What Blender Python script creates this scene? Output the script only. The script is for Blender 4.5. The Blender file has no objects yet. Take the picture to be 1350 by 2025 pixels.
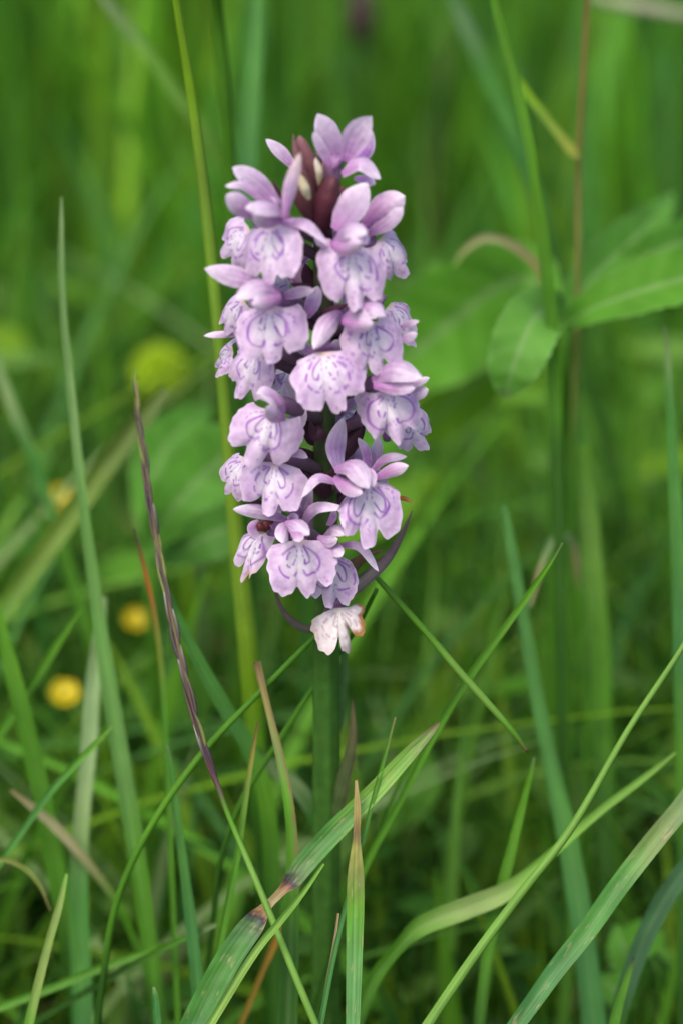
import bpy, math, random
import numpy as np
from mathutils import Vector, Matrix

R = math.radians
random.seed(7)
RNG = np.random.default_rng(7)
scene = bpy.context.scene
COL = scene.collection

# ------------------------------------------------------------------ camera
PITCH = R(25.0)
DIST = 0.42                       # lens to the orchid's stem, along the view axis
FIELD = 0.142                     # height of the field of view at that distance (m)
ZC = 0.170                        # height of the stem point in the middle of the picture
STEM_X = 0.0
VIEW = Vector((0, math.cos(PITCH), -math.sin(PITCH)))
UP = Vector((0, math.sin(PITCH), math.cos(PITCH)))
RIGHT = Vector((1, 0, 0))
CAM = Vector((0.0023, 0, ZC)) - VIEW * DIST
LENS = 36.0 * DIST / FIELD
cd = bpy.data.cameras.new('camera')
cam = bpy.data.objects.new('camera', cd)
COL.objects.link(cam)
cam.location = CAM
cam.rotation_euler = (R(90) - PITCH, 0, 0)
cd.sensor_fit = 'VERTICAL'
cd.sensor_height = 36.0
cd.sensor_width = 24.0
cd.lens = LENS
cd.clip_start = 0.01
cd.clip_end = 300
cd.dof.use_dof = True
cd.dof.focus_distance = DIST - 0.0065
cd.dof.aperture_fstop = LENS / 9.8
cd.dof.aperture_blades = 7
scene.camera = cam

# ------------------------------------------------------------------ light
SUN_EL, SUN_AZ = R(58), R(205)
w = bpy.data.worlds.new('World')
scene.world = w
w.use_nodes = True
nt = w.node_tree
bg = nt.nodes['Background']
sky = nt.nodes.new('ShaderNodeTexSky')
sky.sky_type = 'NISHITA'
sky.sun_disc = False
sky.sun_elevation = SUN_EL
sky.sun_rotation = SUN_AZ
sky.air_density = 1.0
sky.dust_density = 4.0
sky.ozone_density = 0.6
nt.links.new(sky.outputs['Color'], bg.inputs['Color'])
bg.inputs['Strength'].default_value = 0.135
sl = bpy.data.lights.new('sun', 'SUN')
sl.energy = 1.5
sl.angle = R(24)
sl.color = (1.0, 0.95, 0.87)
so = bpy.data.objects.new('sun', sl)
COL.objects.link(so)
sd = Vector((math.sin(SUN_AZ) * math.cos(SUN_EL), math.cos(SUN_AZ) * math.cos(SUN_EL), math.sin(SUN_EL)))
so.rotation_euler = sd.to_track_quat('Z', 'Y').to_euler()
so.location = sd * 5
scene.view_settings.view_transform = 'Standard'
scene.view_settings.look = 'None'
scene.view_settings.gamma = 1.0
scene.view_settings.use_curve_mapping = False
scene.view_settings.exposure = 1.05
scene.render.engine = 'CYCLES'
scene.cycles.use_denoising = True
try:
    scene.cycles.denoiser = 'OPENIMAGEDENOISE'
except Exception:
    pass
scene.cycles.max_bounces = 8
scene.cycles.diffuse_bounces = 4
scene.cycles.transmission_bounces = 5
scene.cycles.sample_clamp_indirect = 4.0

# ------------------------------------------------------------------ helpers
S = FIELD / 2025.0                # metres per photo pixel on the orchid's plane


def P(px, py, dd=0.0):
    """A point seen at photo pixel (px, py), dd metres beyond the orchid's distance."""
    k = S * (DIST + dd) / DIST
    return CAM + VIEW * (DIST + dd) + RIGHT * ((px - 675) * k) + UP * ((1012.5 - py) * k)


def PY(px, py, Y):
    """The point of the upright plane y = Y seen at photo pixel (px, py)."""
    d = VIEW * DIST + RIGHT * ((px - 675) * S) + UP * ((1012.5 - py) * S)
    return CAM + d * ((Y - CAM.y) / d.y)


def mesh_obj(name, V, F, mat, col=None, parent=None, inv=None, origin=None, uv=None, smooth=True):
    V = np.asarray(V, float).reshape(-1, 3)
    if inv is not None:
        m = np.array(inv)
        V = V @ m[:3, :3].T + m[:3, 3]
    if origin is not None:
        V = V - np.array(origin)
    me = bpy.data.meshes.new(name)
    me.from_pydata(V.tolist(), [], [list(map(int, f)) for f in F])
    if col is not None:
        c = np.ones((len(V), 4), np.float32)
        c[:, :3] = np.asarray(col, np.float32).reshape(-1, 3)
        a = me.attributes.new('col', 'FLOAT_COLOR', 'POINT')
        a.data.foreach_set('color', c.ravel())
    if uv is not None:
        a = me.attributes.new('blade_uv', 'FLOAT_VECTOR', 'POINT')
        u3 = np.zeros((len(V), 3), np.float32)
        u3[:, :2] = uv
        a.data.foreach_set('vector', u3.ravel())
    me.materials.append(mat)
    if smooth:
        me.polygons.foreach_set('use_smooth', [True] * len(me.polygons))
    me.update()
    o = bpy.data.objects.new(name, me)
    COL.objects.link(o)
    if origin is not None:
        o.location = origin
    if parent is not None:
        o.parent = parent
    return o


def empty(name, loc):
    o = bpy.data.objects.new(name, None)
    o.empty_display_size = 0.01
    COL.objects.link(o)
    o.location = loc
    return o


def tag(o, label=None, cat=None, group=None, kind=None):
    if label: o['label'] = label
    if cat: o['category'] = cat
    if group: o['group'] = group
    if kind: o['kind'] = kind
    return o


def catmull(pts, n):
    """n points along a smooth curve through pts (rows of any width)."""
    p = np.asarray(pts, float)
    if len(p) == 2:
        t = np.linspace(0, 1, n)[:, None]
        return p[0] * (1 - t) + p[1] * t
    e = np.vstack([2 * p[0] - p[1], p, 2 * p[-1] - p[-2]])
    seg = len(p) - 1
    t = np.linspace(0, seg, n)
    i = np.minimum(t.astype(int), seg - 1)
    f = (t - i)[:, None]
    a, b, c, d = e[i], e[i + 1], e[i + 2], e[i + 3]
    return 0.5 * (2 * b + (c - a) * f + (2 * a - 5 * b + 4 * c - d) * f ** 2 + (3 * b - a - 3 * c + d) * f ** 3)


def grid_faces(nu, nv, off=0):
    return [(off + j * nu + i, off + j * nu + i + 1, off + (j + 1) * nu + i + 1, off + (j + 1) * nu + i)
            for j in range(nv - 1) for i in range(nu - 1)]


def nrm(a):
    return a / np.maximum(np.linalg.norm(a, axis=-1, keepdims=True), 1e-12)


def tube(pts, rad, ns=10):
    """Verts and faces of a round tapered tube with closed ends."""
    p = np.asarray(pts, float)
    n = len(p)
    rad = np.broadcast_to(np.asarray(rad, float), (n,))
    t = nrm(np.gradient(p, axis=0))
    ref = np.array([1.0, 0.13, 0.07]) if abs(t[n // 2, 0]) < 0.8 else np.array([0.1, 1.0, 0.1])
    a = nrm(np.cross(t, ref)); b = np.cross(t, a)
    ang = np.linspace(0, 2 * math.pi, ns, endpoint=False)
    V = (p[:, None] + rad[:, None, None] * (a[:, None] * np.cos(ang)[None, :, None] + b[:, None] * np.sin(ang)[None, :, None])).reshape(-1, 3)
    F = [(j * ns + i, j * ns + (i + 1) % ns, (j + 1) * ns + (i + 1) % ns, (j + 1) * ns + i) for j in range(n - 1) for i in range(ns)]
    F.append(tuple(range(ns))[::-1]); F.append(tuple((n - 1) * ns + i for i in range(ns)))
    return V, F


def wob(x, y, z, seed):
    """Cheap smooth pseudo-noise in -1..1 from sums of sines."""
    r = np.random.default_rng(seed)
    out = 0
    for k in range(6):
        f = r.normal(0, 1, 3) * (1 + 0.5 * k)
        out = out + np.sin(f[0] * x + f[1] * y + f[2] * z + r.uniform(0, 6.28)) / (1 + 0.35 * k)
    return out / 2.6


# ------------------------------------------------------------------ materials
def leafy(name, transl, rough, spec, noise_scale, noise_amt, streak=0.0, bump=0.0, fleck=None, sheen=0.0):
    m = bpy.data.materials.new(name)
    m.use_nodes = True
    t = m.node_tree
    N, L = t.nodes, t.links
    pb = N['Principled BSDF']
    at = N.new('ShaderNodeAttribute'); at.attribute_name = 'col'
    no = N.new('ShaderNodeTexNoise'); no.inputs['Scale'].default_value = noise_scale; no.inputs['Detail'].default_value = 4
    tc = N.new('ShaderNodeTexCoord')
    L.new(tc.outputs['Object'], no.inputs['Vector'])
    mr = N.new('ShaderNodeMapRange')
    mr.inputs['To Min'].default_value = 1 - noise_amt; mr.inputs['To Max'].default_value = 1 + noise_amt
    mr.inputs['From Min'].default_value = 0.25; mr.inputs['From Max'].default_value = 0.75
    L.new(no.outputs['Fac'], mr.inputs['Value'])
    mul = N.new('ShaderNodeVectorMath'); mul.operation = 'SCALE'
    L.new(at.outputs['Color'], mul.inputs[0]); L.new(mr.outputs['Result'], mul.inputs['Scale'])
    out = mul.outputs['Vector']
    hgt = no.outputs['Fac']
    if streak:
        ua = N.new('ShaderNodeAttribute'); ua.attribute_name = 'blade_uv'
        mp = N.new('ShaderNodeMapping'); mp.inputs['Scale'].default_value = (11, 14, 1)
        L.new(ua.outputs['Vector'], mp.inputs['Vector'])
        n2 = N.new('ShaderNodeTexNoise'); n2.inputs['Scale'].default_value = 1.0; n2.inputs['Detail'].default_value = 3
        L.new(mp.outputs['Vector'], n2.inputs['Vector'])
        m2 = N.new('ShaderNodeMapRange'); m2.inputs['From Min'].default_value = 0.3; m2.inputs['From Max'].default_value = 0.7
        m2.inputs['To Min'].default_value = 1 - streak; m2.inputs['To Max'].default_value = 1 + streak
        L.new(n2.outputs['Fac'], m2.inputs['Value'])
        s2 = N.new('ShaderNodeVectorMath'); s2.operation = 'SCALE'
        L.new(out, s2.inputs[0]); L.new(m2.outputs['Result'], s2.inputs['Scale'])
        out = s2.outputs['Vector']; hgt = n2.outputs['Fac']
        if fleck:
            mp3 = N.new('ShaderNodeMapping'); mp3.inputs['Scale'].default_value = (5, 330, 1)
            L.new(ua.outputs['Vector'], mp3.inputs['Vector'])
            n3 = N.new('ShaderNodeTexNoise'); n3.inputs['Scale'].default_value = 1.0; n3.inputs['Detail'].default_value = 4
            L.new(mp3.outputs['Vector'], n3.inputs['Vector'])
            r3 = N.new('ShaderNodeMapRange'); r3.inputs['From Min'].default_value = 0.60; r3.inputs['From Max'].default_value = 0.70
            r3.inputs['To Max'].default_value = 0.75
            L.new(n3.outputs['Fac'], r3.inputs['Value'])
            mx = N.new('ShaderNodeMix'); mx.data_type = 'RGBA'
            L.new(r3.outputs['Result'], mx.inputs['Factor']); L.new(out, mx.inputs['A'])
            mx.inputs['B'].default_value = (*fleck, 1)
            out = mx.outputs['Result']
    L.new(out, pb.inputs['Base Color'])
    pb.inputs['Roughness'].default_value = rough
    pb.inputs['Specular IOR Level'].default_value = spec
    if sheen:
        pb.inputs['Sheen Weight'].default_value = sheen
        pb.inputs['Sheen Roughness'].default_value = 0.4
    if bump:
        bu = N.new('ShaderNodeBump'); bu.inputs['Strength'].default_value = bump; bu.inputs['Distance'].default_value = 0.0003
        L.new(hgt, bu.inputs['Height']); L.new(bu.outputs['Normal'], pb.inputs['Normal'])
    if transl:
        tr = N.new('ShaderNodeBsdfTranslucent')
        L.new(out, tr.inputs['Color'])
        ms = N.new('ShaderNodeMixShader'); ms.inputs['Fac'].default_value = transl
        L.new(pb.outputs['BSDF'], ms.inputs[1]); L.new(tr.outputs['BSDF'], ms.inputs[2])
        L.new(ms.outputs['Shader'], N['Material Output'].inputs['Surface'])
    return m


M_BLADE = leafy('grass_blade_surface', 0.34, 0.52, 0.25, 130, 0.16, streak=0.22, bump=0.35)
M_FLECK = leafy('speckled_blade_surface', 0.28, 0.5, 0.28, 160, 0.18, streak=0.22, bump=0.35, fleck=(0.30, 0.24, 0.12))
M_GRASS = leafy('meadow_grass', 0.42, 0.6, 0.2, 60, 0.15)
M_LEAF = leafy('broad_leaf', 0.36, 0.6, 0.18, 150, 0.20, bump=0.4, sheen=0.03)
M_PETAL = leafy('orchid_petal', 0.34, 0.38, 0.40, 1100, 0.15, bump=0.5, sheen=0.1)
M_STEM = leafy('orchid_stem_bract', 0.10, 0.5, 0.22, 500, 0.22, bump=0.4)
M_YELLOW = leafy('yellow_petal', 0.25, 0.35, 0.5, 300, 0.08)

# soil and moss between the stalks, turf farther out
M_GROUND = bpy.data.materials.new('soil_and_moss')
M_GROUND.use_nodes = True
t = M_GROUND.node_tree
pb = t.nodes['Principled BSDF']; pb.inputs['Roughness'].default_value = 0.95
tc = t.nodes.new('ShaderNodeTexCoord')
n1 = t.nodes.new('ShaderNodeTexNoise'); n1.inputs['Scale'].default_value = 25; n1.inputs['Detail'].default_value = 8
t.links.new(tc.outputs['Object'], n1.inputs['Vector'])
cr = t.nodes.new('ShaderNodeValToRGB')
cr.color_ramp.elements[0].position = 0.35; cr.color_ramp.elements[0].color = (0.025, 0.022, 0.010, 1)
cr.color_ramp.elements[1].position = 0.65; cr.color_ramp.elements[1].color = (0.045, 0.085, 0.018, 1)
t.links.new(n1.outputs['Fac'], cr.inputs['Fac']); t.links.new(cr.outputs['Color'], pb.inputs['Base Color'])
bu = t.nodes.new('ShaderNodeBump'); bu.inputs['Strength'].default_value = 0.8; bu.inputs['Distance'].default_value = 0.01
t.links.new(n1.outputs['Fac'], bu.inputs['Height']); t.links.new(bu.outputs['Normal'], pb.inputs['Normal'])

# ------------------------------------------------------------------ ground
gx = np.concatenate([-np.geomspace(80, 1.2, 14), np.linspace(-1, 1, 41), np.geomspace(1.2, 80, 14)])
gy = np.concatenate([-np.geomspace(80, 1.2, 14), np.linspace(-1, 3, 61), np.geomspace(3.2, 120, 14)])
GX, GY = np.meshgrid(gx, gy)
GZ = 0.006 * wob(GX * 9, GY * 9, 0 * GX, 3) - 0.006
mesh_obj('ground', np.stack([GX, GY, GZ], -1), grid_faces(len(gx), len(gy)), M_GROUND)['kind'] = 'structure'

# ------------------------------------------------------------------ meadow (uncountable grass)
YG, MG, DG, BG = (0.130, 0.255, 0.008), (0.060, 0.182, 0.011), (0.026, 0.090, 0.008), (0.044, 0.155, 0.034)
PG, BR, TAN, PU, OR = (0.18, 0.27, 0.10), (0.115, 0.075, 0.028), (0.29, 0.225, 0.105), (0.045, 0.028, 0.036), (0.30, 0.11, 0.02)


G2 = (0.080, 0.220, 0.014)
G3 = (0.062, 0.195, 0.034)
LG = (0.135, 0.28, 0.040)


def project(V):
    d = V - np.array(CAM)
    dep = d @ np.array(VIEW)
    s = DIST / np.maximum(dep, 1e-6) / S
    return 675 + (d @ np.array(RIGHT)) * s, 1012.5 - (d @ np.array(UP)) * s, dep - DIST


# blurred flowers that no loose grass may cover: photo pixel, radius, distance beyond the orchid
OPEN = [(128, 1372, 55, 0.12), (268, 1226, 42, 0.16), (118, 985, 42, 0.21), (318, 738, 75, 0.22)]


def covers(px, py, dd):
    out = np.zeros(px.shape, bool)
    for x, y, r_, d_ in OPEN:
        out |= (np.hypot(px - x, py - y) < r_) & (dd < d_ + 0.01)
    return out


def grass_field(name, n, region, hmin, hmax, wmin, wmax, nseg, seed, pal, lean=0.5, lim=None, mind=0.045, var=(0.65, 1.45), dryf=0.02):
    r = np.random.default_rng(seed)
    x0, x1, y0, y1 = region
    bx, by = r.uniform(x0, x1, n), r.uniform(y0, y1, n)
    clump = 0.75 + 0.35 * wob(bx * 14, by * 14, 0 * bx, seed + 1)
    h = (hmin + (hmax - hmin) * r.beta(1.6, 2.6, n)) * np.clip(clump, 0.55, 1.25)
    az = r.uniform(0, 2 * math.pi, n)
    le = lean * r.beta(1.3, 2.5, n) * h
    wd = r.uniform(wmin, wmax, n)
    tt = np.linspace(0, 1, nseg + 1)
    cx = bx[:, None] + np.cos(az)[:, None] * le[:, None] * tt ** 2.1
    cy = by[:, None] + np.sin(az)[:, None] * le[:, None] * tt ** 2.1
    cz = h[:, None] * (tt - 0.25 * (le / h)[:, None] * tt ** 3)
    C = np.stack([cx, cy, cz], -1)
    fa = r.uniform(0, 2 * math.pi, n)
    side = np.stack([np.cos(fa), np.sin(fa), 0 * fa], -1)
    prof = wd[:, None] * 0.5 * np.minimum(1, 1.25 * (1 - tt) ** 0.75) * (0.7 + 0.3 * np.minimum(1, tt * 4))
    nor = np.cross(side, np.array([0, 0, 1.0]))
    A = C - side[:, None] * prof[..., None]
    B = C + side[:, None] * prof[..., None]
    Mid = C + nor[:, None] * (prof * 0.35)[..., None]
    V = np.stack([A, Mid, B], 2)
    px, py, dd = project(V.reshape(-1, 3))
    px, py, dd = (q.reshape(n, -1) for q in (px, py, dd))
    infr = (px > -80) & (px < 1430) & (py > -80) & (py < 2105)
    bad = infr & (dd < mind)
    lim = np.interp(dd, *(lim or ([0.045, 0.08, 0.14, 0.25, 0.40], [1480, 1000, 520, 100, -400])))
    bad |= infr & (py < lim + r.uniform(-160, 60, n)[:, None])
    bad |= covers(px, py, dd)
    ok = ~bad.any(1)
    V = V[ok]; k = len(V)
    pal = np.asarray(pal)
    ci = r.integers(0, len(pal), k)
    bx, by = bx[ok], by[ok]
    patch = 1 + 0.30 * wob(bx * 22, by * 12, 0 * bx, seed + 9)[:, None]
    c = pal[ci] * r.uniform(*var, (k, 1)) * patch
    c2 = pal[r.integers(0, len(pal), k)]
    c = 0.85 * c + 0.15 * c2
    dry = r.random(k) < dryf
    c[dry] = np.array((0.26, 0.25, 0.10)) * r.uniform(0.5, 0.9, (dry.sum(), 1))
    cc = np.repeat(c[:, None], nseg + 1, 1)
    pale = np.clip(1.25 - tt * 3, 0, 1)[None, :, None] * 0.45
    cc = cc * (1 - pale) + np.array((0.16, 0.19, 0.07)) * pale
    cc = np.repeat(cc[:, :, None], 3, 2)
    base = (np.arange(k) * (nseg + 1) * 3)[:, None, None, None]
    j = np.arange(nseg)[None, :, None, None] * 3
    i = np.arange(2)[None, None, :, None]
    F = base + j + i + np.array([0, 1, 4, 3])
    F = F.reshape(-1, 4)
    VV = V.reshape(-1, 3)
    me = bpy.data.meshes.new(name)
    me.vertices.add(len(VV)); me.vertices.foreach_set('co', VV.ravel().astype(np.float32))
    me.loops.add(F.size); me.loops.foreach_set('vertex_index', F.ravel().astype(np.int32))
    me.polygons.add(len(F)); me.polygons.foreach_set('loop_start', (np.arange(len(F)) * 4).astype(np.int32))
    me.polygons.foreach_set('use_smooth', np.ones(len(F), bool))
    me.update(calc_edges=True)
    a = me.attributes.new('col', 'FLOAT_COLOR', 'POINT')
    q = np.ones((len(VV), 4), np.float32); q[:, :3] = cc.reshape(-1, 3)
    a.data.foreach_set('color', q.ravel())
    me.materials.append(M_GRASS)
    o = bpy.data.objects.new(name, me); COL.objects.link(o)
    return o


def leaf_field(name, n, region, zmin, zmax, smin, smax, seed, pal):
    """Low oval leaves on thin stalks under the grass."""
    r = np.random.default_rng(seed)
    x0, x1, y0, y1 = region
    V, F, C = [], [], []
    prof = [0.12, 0.75, 1.0, 0.8, 0.12]
    made = 0
    for _ in range(n):
        x, y, z = r.uniform(x0, x1), r.uniform(y0, y1), r.uniform(zmin, zmax)
        L = r.uniform(smin, smax); W = L * r.uniform(0.22, 0.42)
        az = r.uniform(0, 6.28); tl = r.uniform(-0.2, 0.9)
        d = np.array([math.cos(az) * math.cos(tl), math.sin(az) * math.cos(tl), math.sin(tl)])
        sd_ = np.array([-math.sin(az), math.cos(az), 0]); up = np.cross(d, sd_)
        c0 = np.array([x, y, z])
        row = []
        for k, p in enumerate(prof):
            s = k / 4
            ctr = c0 + d * L * s - up * L * 0.25 * s * s * (-1 if up[2] < 0 else 1)
            row += [ctr - sd_ * W * p - up * 0.15 * W * p, ctr, ctr + sd_ * W * p - up * 0.15 * W * p]
        g = np.array([x - 0.3 * z * d[0], y - 0.3 * z * d[1], 0])
        row += [g - sd_ * 0.0006, g + sd_ * 0.0006, c0 + sd_ * 0.0006, c0 - sd_ * 0.0006]
        A = np.array(row)
        px, py, dd = project(A)
        if np.any((px > -60) & (px < 1410) & (py < 2090) & (dd < 0.03)):
            continue
        lim = np.interp(dd, [0.03, 0.08, 0.2], [1600, 1150, 500])
        if np.any((px > -60) & (px < 1410) & (py < lim)) or covers(px, py, dd).any():
            continue
        o = len(V) * 0 + made * 19
        made += 1
        V.append(A)
        for k in range(4):
            F += [(o + 3 * k, o + 3 * k + 1, o + 3 * k + 4, o + 3 * k + 3), (o + 3 * k + 1, o + 3 * k + 2, o + 3 * k + 5, o + 3 * k + 4)]
        F.append((o + 15, o + 16, o + 17, o + 18))
        c = np.array(pal[r.integers(0, len(pal))]) * r.uniform(0.8, 1.25)
        C.append(np.repeat(c[None], 19, 0))
    return mesh_obj(name, np.concatenate(V), F, M_GRASS, col=np.concatenate(C))


PAL_A = [YG, YG, LG, MG, MG, BG, DG, (0.075, 0.22, 0.015)]
PAL_B = [(0.095, 0.26, 0.010), YG, (0.08, 0.24, 0.012), (0.07, 0.22, 0.020), MG, (0.04, 0.13, 0.010), BG, (0.065, 0.21, 0.012), (0.10, 0.24, 0.035)]
tag(grass_field('grass', 15000, (-0.42, 0.42, -0.12, 0.30), 0.05, 0.16, 0.0020, 0.0044, 9, 21, PAL_A, 0.7),
    'dense green meadow grass close behind the orchid', 'grass', kind='stuff')
tag(grass_field('meadow_grass', 11000, (-0.75, 0.75, 0.28, 1.25), 0.09, 0.27, 0.0030, 0.0085, 8, 22, PAL_B, 0.55, var=(0.7, 1.7)),
    'tall blurred meadow grass farther back', 'grass', kind='stuff')
tag(grass_field('distant_grass', 14000, (-2.2, 2.2, 1.2, 4.2), 0.12, 0.32, 0.004, 0.010, 5, 23, PAL_B, 0.55),
    'distant meadow grass beyond the tall grass', 'grass', kind='stuff')
tag(grass_field('tall_grass', 2200, (-0.30, 0.30, 0.03, 0.30), 0.09, 0.21, 0.0028, 0.0058, 12, 31, [G2, LG, YG, G3, G2, MG, PG], 1.5),
    'broad soft grass leaves scattered behind the orchid', 'grass', kind='stuff')
tag(grass_field('fine_grass', 9000, (-0.30, 0.30, 0.0, 0.28), 0.06, 0.17, 0.0006, 0.0018, 12, 33, [G2, LG, YG, G3, MG, BG, DG], 1.8,
                lim=([0.012, 0.045, 0.08, 0.14, 0.25], [1700, 1330, 950, 520, 0]), mind=0.012),
    'fine tangled grass leaves filling the gaps', 'grass', kind='stuff')
tag(leaf_field('undergrowth', 3200, (-0.35, 0.35, -0.05, 0.45), 0.015, 0.085, 0.006, 0.017, 24, [MG, DG, (0.06, 0.16, 0.02), (0.09, 0.19, 0.03)]),
    'low leafy undergrowth between the grass stalks', 'undergrowth', kind='stuff')


# ------------------------------------------------------------------ single blades, stalks and leaves
def ribbon(ctrl, dd0, dd1, n=44, fold=0.28, twist=(0.0, 0.0), root=True, nx=9, side_brown=None, seed=0, prof_pow=None, dds=None):
    """ctrl: rows (px, py, width px, colour) from the tip to the base; returns a folded ribbon."""
    m = len(ctrl)
    T = np.linspace(0, 1, m)
    slim = 0.64 if (dd0 + dd1) / 2 > 0.015 else 1.0
    dl = dds if dds is not None else [dd0 + (dd1 - dd0) * q for q in T]
    rows = []
    for (x, y, wd, c), d in zip(ctrl, dl):
        p = P(x, y, d)
        rows.append([p.x, p.y, p.z, slim * wd * S * (DIST + d) / DIST, *c])
    A = catmull(rows, n)
    A[:, 3] = np.maximum(A[:, 3], 0.0003)
    if root and A[-1, 2] > 0.003:
        a, b = A[-4], A[-1]
        dr = nrm((b - a)[None, :3])[0]
        h = b[2]
        out = []
        pos = b[:3].copy()
        steps = 9
        for q in range(1, steps + 1):
            f = q / steps
            hz = dr[:2] / max(0.35, -dr[2]) if dr[2] < -0.05 else dr[:2] * 1.5
            zz = h * (1 - f)
            xy = b[:2] + hz * h * (f - 0.35 * f * f)
            rw = b.copy(); rw[:2] = xy; rw[2] = zz - (0.004 if q == steps else 0)
            rw[3] = b[3] * (1 - 0.3 * f)
            out.append(rw)
        A = np.vstack([A, out])
    p = A[:, :3]; n = len(p)
    t = nrm(np.gradient(p, axis=0))
    toc = nrm(np.array(CAM)[None] - p)
    side = nrm(np.cross(t, toc)); nor = np.cross(side, t)
    tw = np.linspace(twist[0], twist[1], n)[:, None]
    s2 = side * np.cos(tw) + nor * np.sin(tw); n2 = np.cross(s2, t)
    x = np.linspace(-1, 1, nx)
    V = p[:, None] + s2[:, None] * (x[None, :, None] * A[:, 3][:, None, None] * 0.5) + n2[:, None] * ((np.abs(x) ** 1.4 - 0.5)[None, :, None] * fold * A[:, 3][:, None, None] * 0.5)
    V = V + n2[:, None] * (0.05 * A[:, 3][:, None] * wob(np.arange(n)[:, None] * 0.5, x[None] * 2, 0, seed + 42))[..., None]
    # colour zones end raggedly, and the midrib is paler
    ii = np.arange(n)[:, None] + 0 * x[None]
    sh = ii + (0.022 * n) * wob(ii * 0.35, x[None] * 7, 0, seed + 40) + (0.012 * n) * np.sin(x * 21 + seed)[None]
    lo = np.clip(sh, 0, n - 1.001); l0 = lo.astype(int); lf = (lo - l0)[..., None]
    col = A[l0, 4:7] * (1 - lf) + A[np.minimum(l0 + 1, n - 1), 4:7] * lf
    col = np.clip(col * (1 + 0.10 * wob(ii * 0.2, x[None] * 2, 0, seed + 41)[..., None]), 0.004, 1)
    mid = (np.exp(-(x / 0.14) ** 2) * 0.22)[None, :, None]
    col = col * (1 - mid) + (col * 0.6 + np.array((0.09, 0.12, 0.04))) * mid
    if side_brown is not None:
        sx, bc, upto = side_brown
        f = np.clip((sx * x - 0.15) * 1.6, 0, 1)[None, :, None] * np.clip((upto - np.linspace(0, 1, n)) * 8, 0, 1)[:, None, None]
        f = f * (0.75 + 0.25 * wob(np.linspace(0, 40, n), 0, 0, seed + 5)[:, None, None])
        col = col * (1 - f) + np.array(bc) * f
    ln = np.concatenate([[0], np.cumsum(np.linalg.norm(np.diff(p, axis=0), axis=1))])
    uv = np.stack([np.repeat(((x + 1) / 2)[None], n, 0) + seed * 3.1, np.repeat(ln[:, None], nx, 1) + seed * 0.37], -1).reshape(-1, 2)
    return V.reshape(-1, 3), grid_faces(nx, n), col.reshape(-1, 3), uv, p[-1]


_seed = [0]


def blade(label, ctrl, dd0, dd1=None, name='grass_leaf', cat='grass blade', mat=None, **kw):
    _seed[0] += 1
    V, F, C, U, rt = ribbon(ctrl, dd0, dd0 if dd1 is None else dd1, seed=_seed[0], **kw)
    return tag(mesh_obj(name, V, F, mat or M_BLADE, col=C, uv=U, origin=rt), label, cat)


def stalk(label, ctrl, dd0, dd1=None, name='grass_stalk', cat='grass stalk', mat=None, ns=9, dds=None, n=40, root=True):
    """A round stalk: ctrl rows (px, py, width px, colour) from tip to base."""
    dd1 = dd0 if dd1 is None else dd1
    rows = []
    m = len(ctrl)
    for k, (x, y, wd, c) in enumerate(ctrl):
        d = dds[k] if dds is not None else dd0 + (dd1 - dd0) * k / (m - 1)
        p = P(x, y, d)
        rows.append([p.x, p.y, p.z, wd * 0.5 * S * (DIST + d) / DIST, *c])
    A = catmull(rows, n)
    if root:
        a, b = A[-4], A[-1]
        dr = nrm((b - a)[None, :3])[0]
        h = b[2]
        hz = dr[:2] / max(0.35, -dr[2])
        out = []
        for q in range(1, 10):
            f = q / 9
            rw = b.copy(); rw[:2] = b[:2] + hz * h * (f - 0.35 * f * f); rw[2] = h * (1 - f) - (0.004 if q == 9 else 0)
            out.append(rw)
        A = np.vstack([A, out])
    V, F = tube(A[:, :3], np.maximum(A[:, 3], 0.00015), ns)
    return tag(mesh_obj(name, V, F, mat or M_BLADE, col=np.repeat(np.clip(A[:, 4:7], 0.004, 1), ns, 0),
                        uv=np.stack([np.tile(np.linspace(0, 1, ns), len(A)), np.repeat(np.linspace(0, 0.15, len(A)), ns)], -1),
                        origin=A[-1, :3]), label, cat)


# --- sharp blades in the lower part
blade('wide green blade with a brown pinched bend and purple bruises, below the orchid',
      [(868, 1429, 4, BR), (850, 1448, 16, (0.12, 0.14, 0.05)), (800, 1500, 30, LG), (740, 1565, 36, LG), (660, 1645, 42, G3), (605, 1705, 42, (0.085, 0.18, 0.05)),
       (586, 1731, 38, (0.08, 0.13, 0.05)), (575, 1744, 32, PU), (562, 1757, 21, (0.22, 0.12, 0.06)), (548, 1772, 17, TAN), (532, 1788, 18, TAN), (520, 1802, 27, (0.24, 0.14, 0.06)), (511, 1814, 38, PU), (500, 1829, 46, (0.07, 0.12, 0.05)), (484, 1850, 50, (0.07, 0.17, 0.05)),
       (450, 1900, 52, G3), (416, 1962, 54, G3), (380, 2040, 58, BG)], 0.000, -0.004, n=110, fold=0.35, mat=M_FLECK)
blade('upright blade with brown dry tip and small brown slits, below the orchid stem',
      [(704, 1543, 5, TAN), (706, 1600, 13, (0.26, 0.20, 0.06)), (705, 1650, 14, BR), (704, 1680, 20, (0.20, 0.20, 0.04)), (703, 1730, 32, (0.16, 0.20, 0.04)), (702, 1800, 35, G2), (700, 1900, 32, (0.08, 0.21, 0.05)), (697, 2035, 27, (0.08, 0.22, 0.06))],
      -0.003, -0.005, n=60, fold=0.15, mat=M_FLECK)
blade('narrow blade with a torn brown tip and brown left edge',
      [(509, 1308, 15, (0.09, 0.06, 0.03)), (513, 1330, 15, (0.15, 0.105, 0.045)), (530, 1400, 13, (0.22, 0.20, 0.06)), (552, 1490, 17, (0.16, 0.22, 0.06)), (568, 1570, 20, G2), (577, 1650, 22, G2), (578, 1740, 28, MG), (574, 1850, 36, DG), (568, 2035, 42, DG)],
      0.004, 0.006, n=60, fold=0.3, side_brown=(-1, (0.17, 0.12, 0.05), 0.70))
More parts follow.
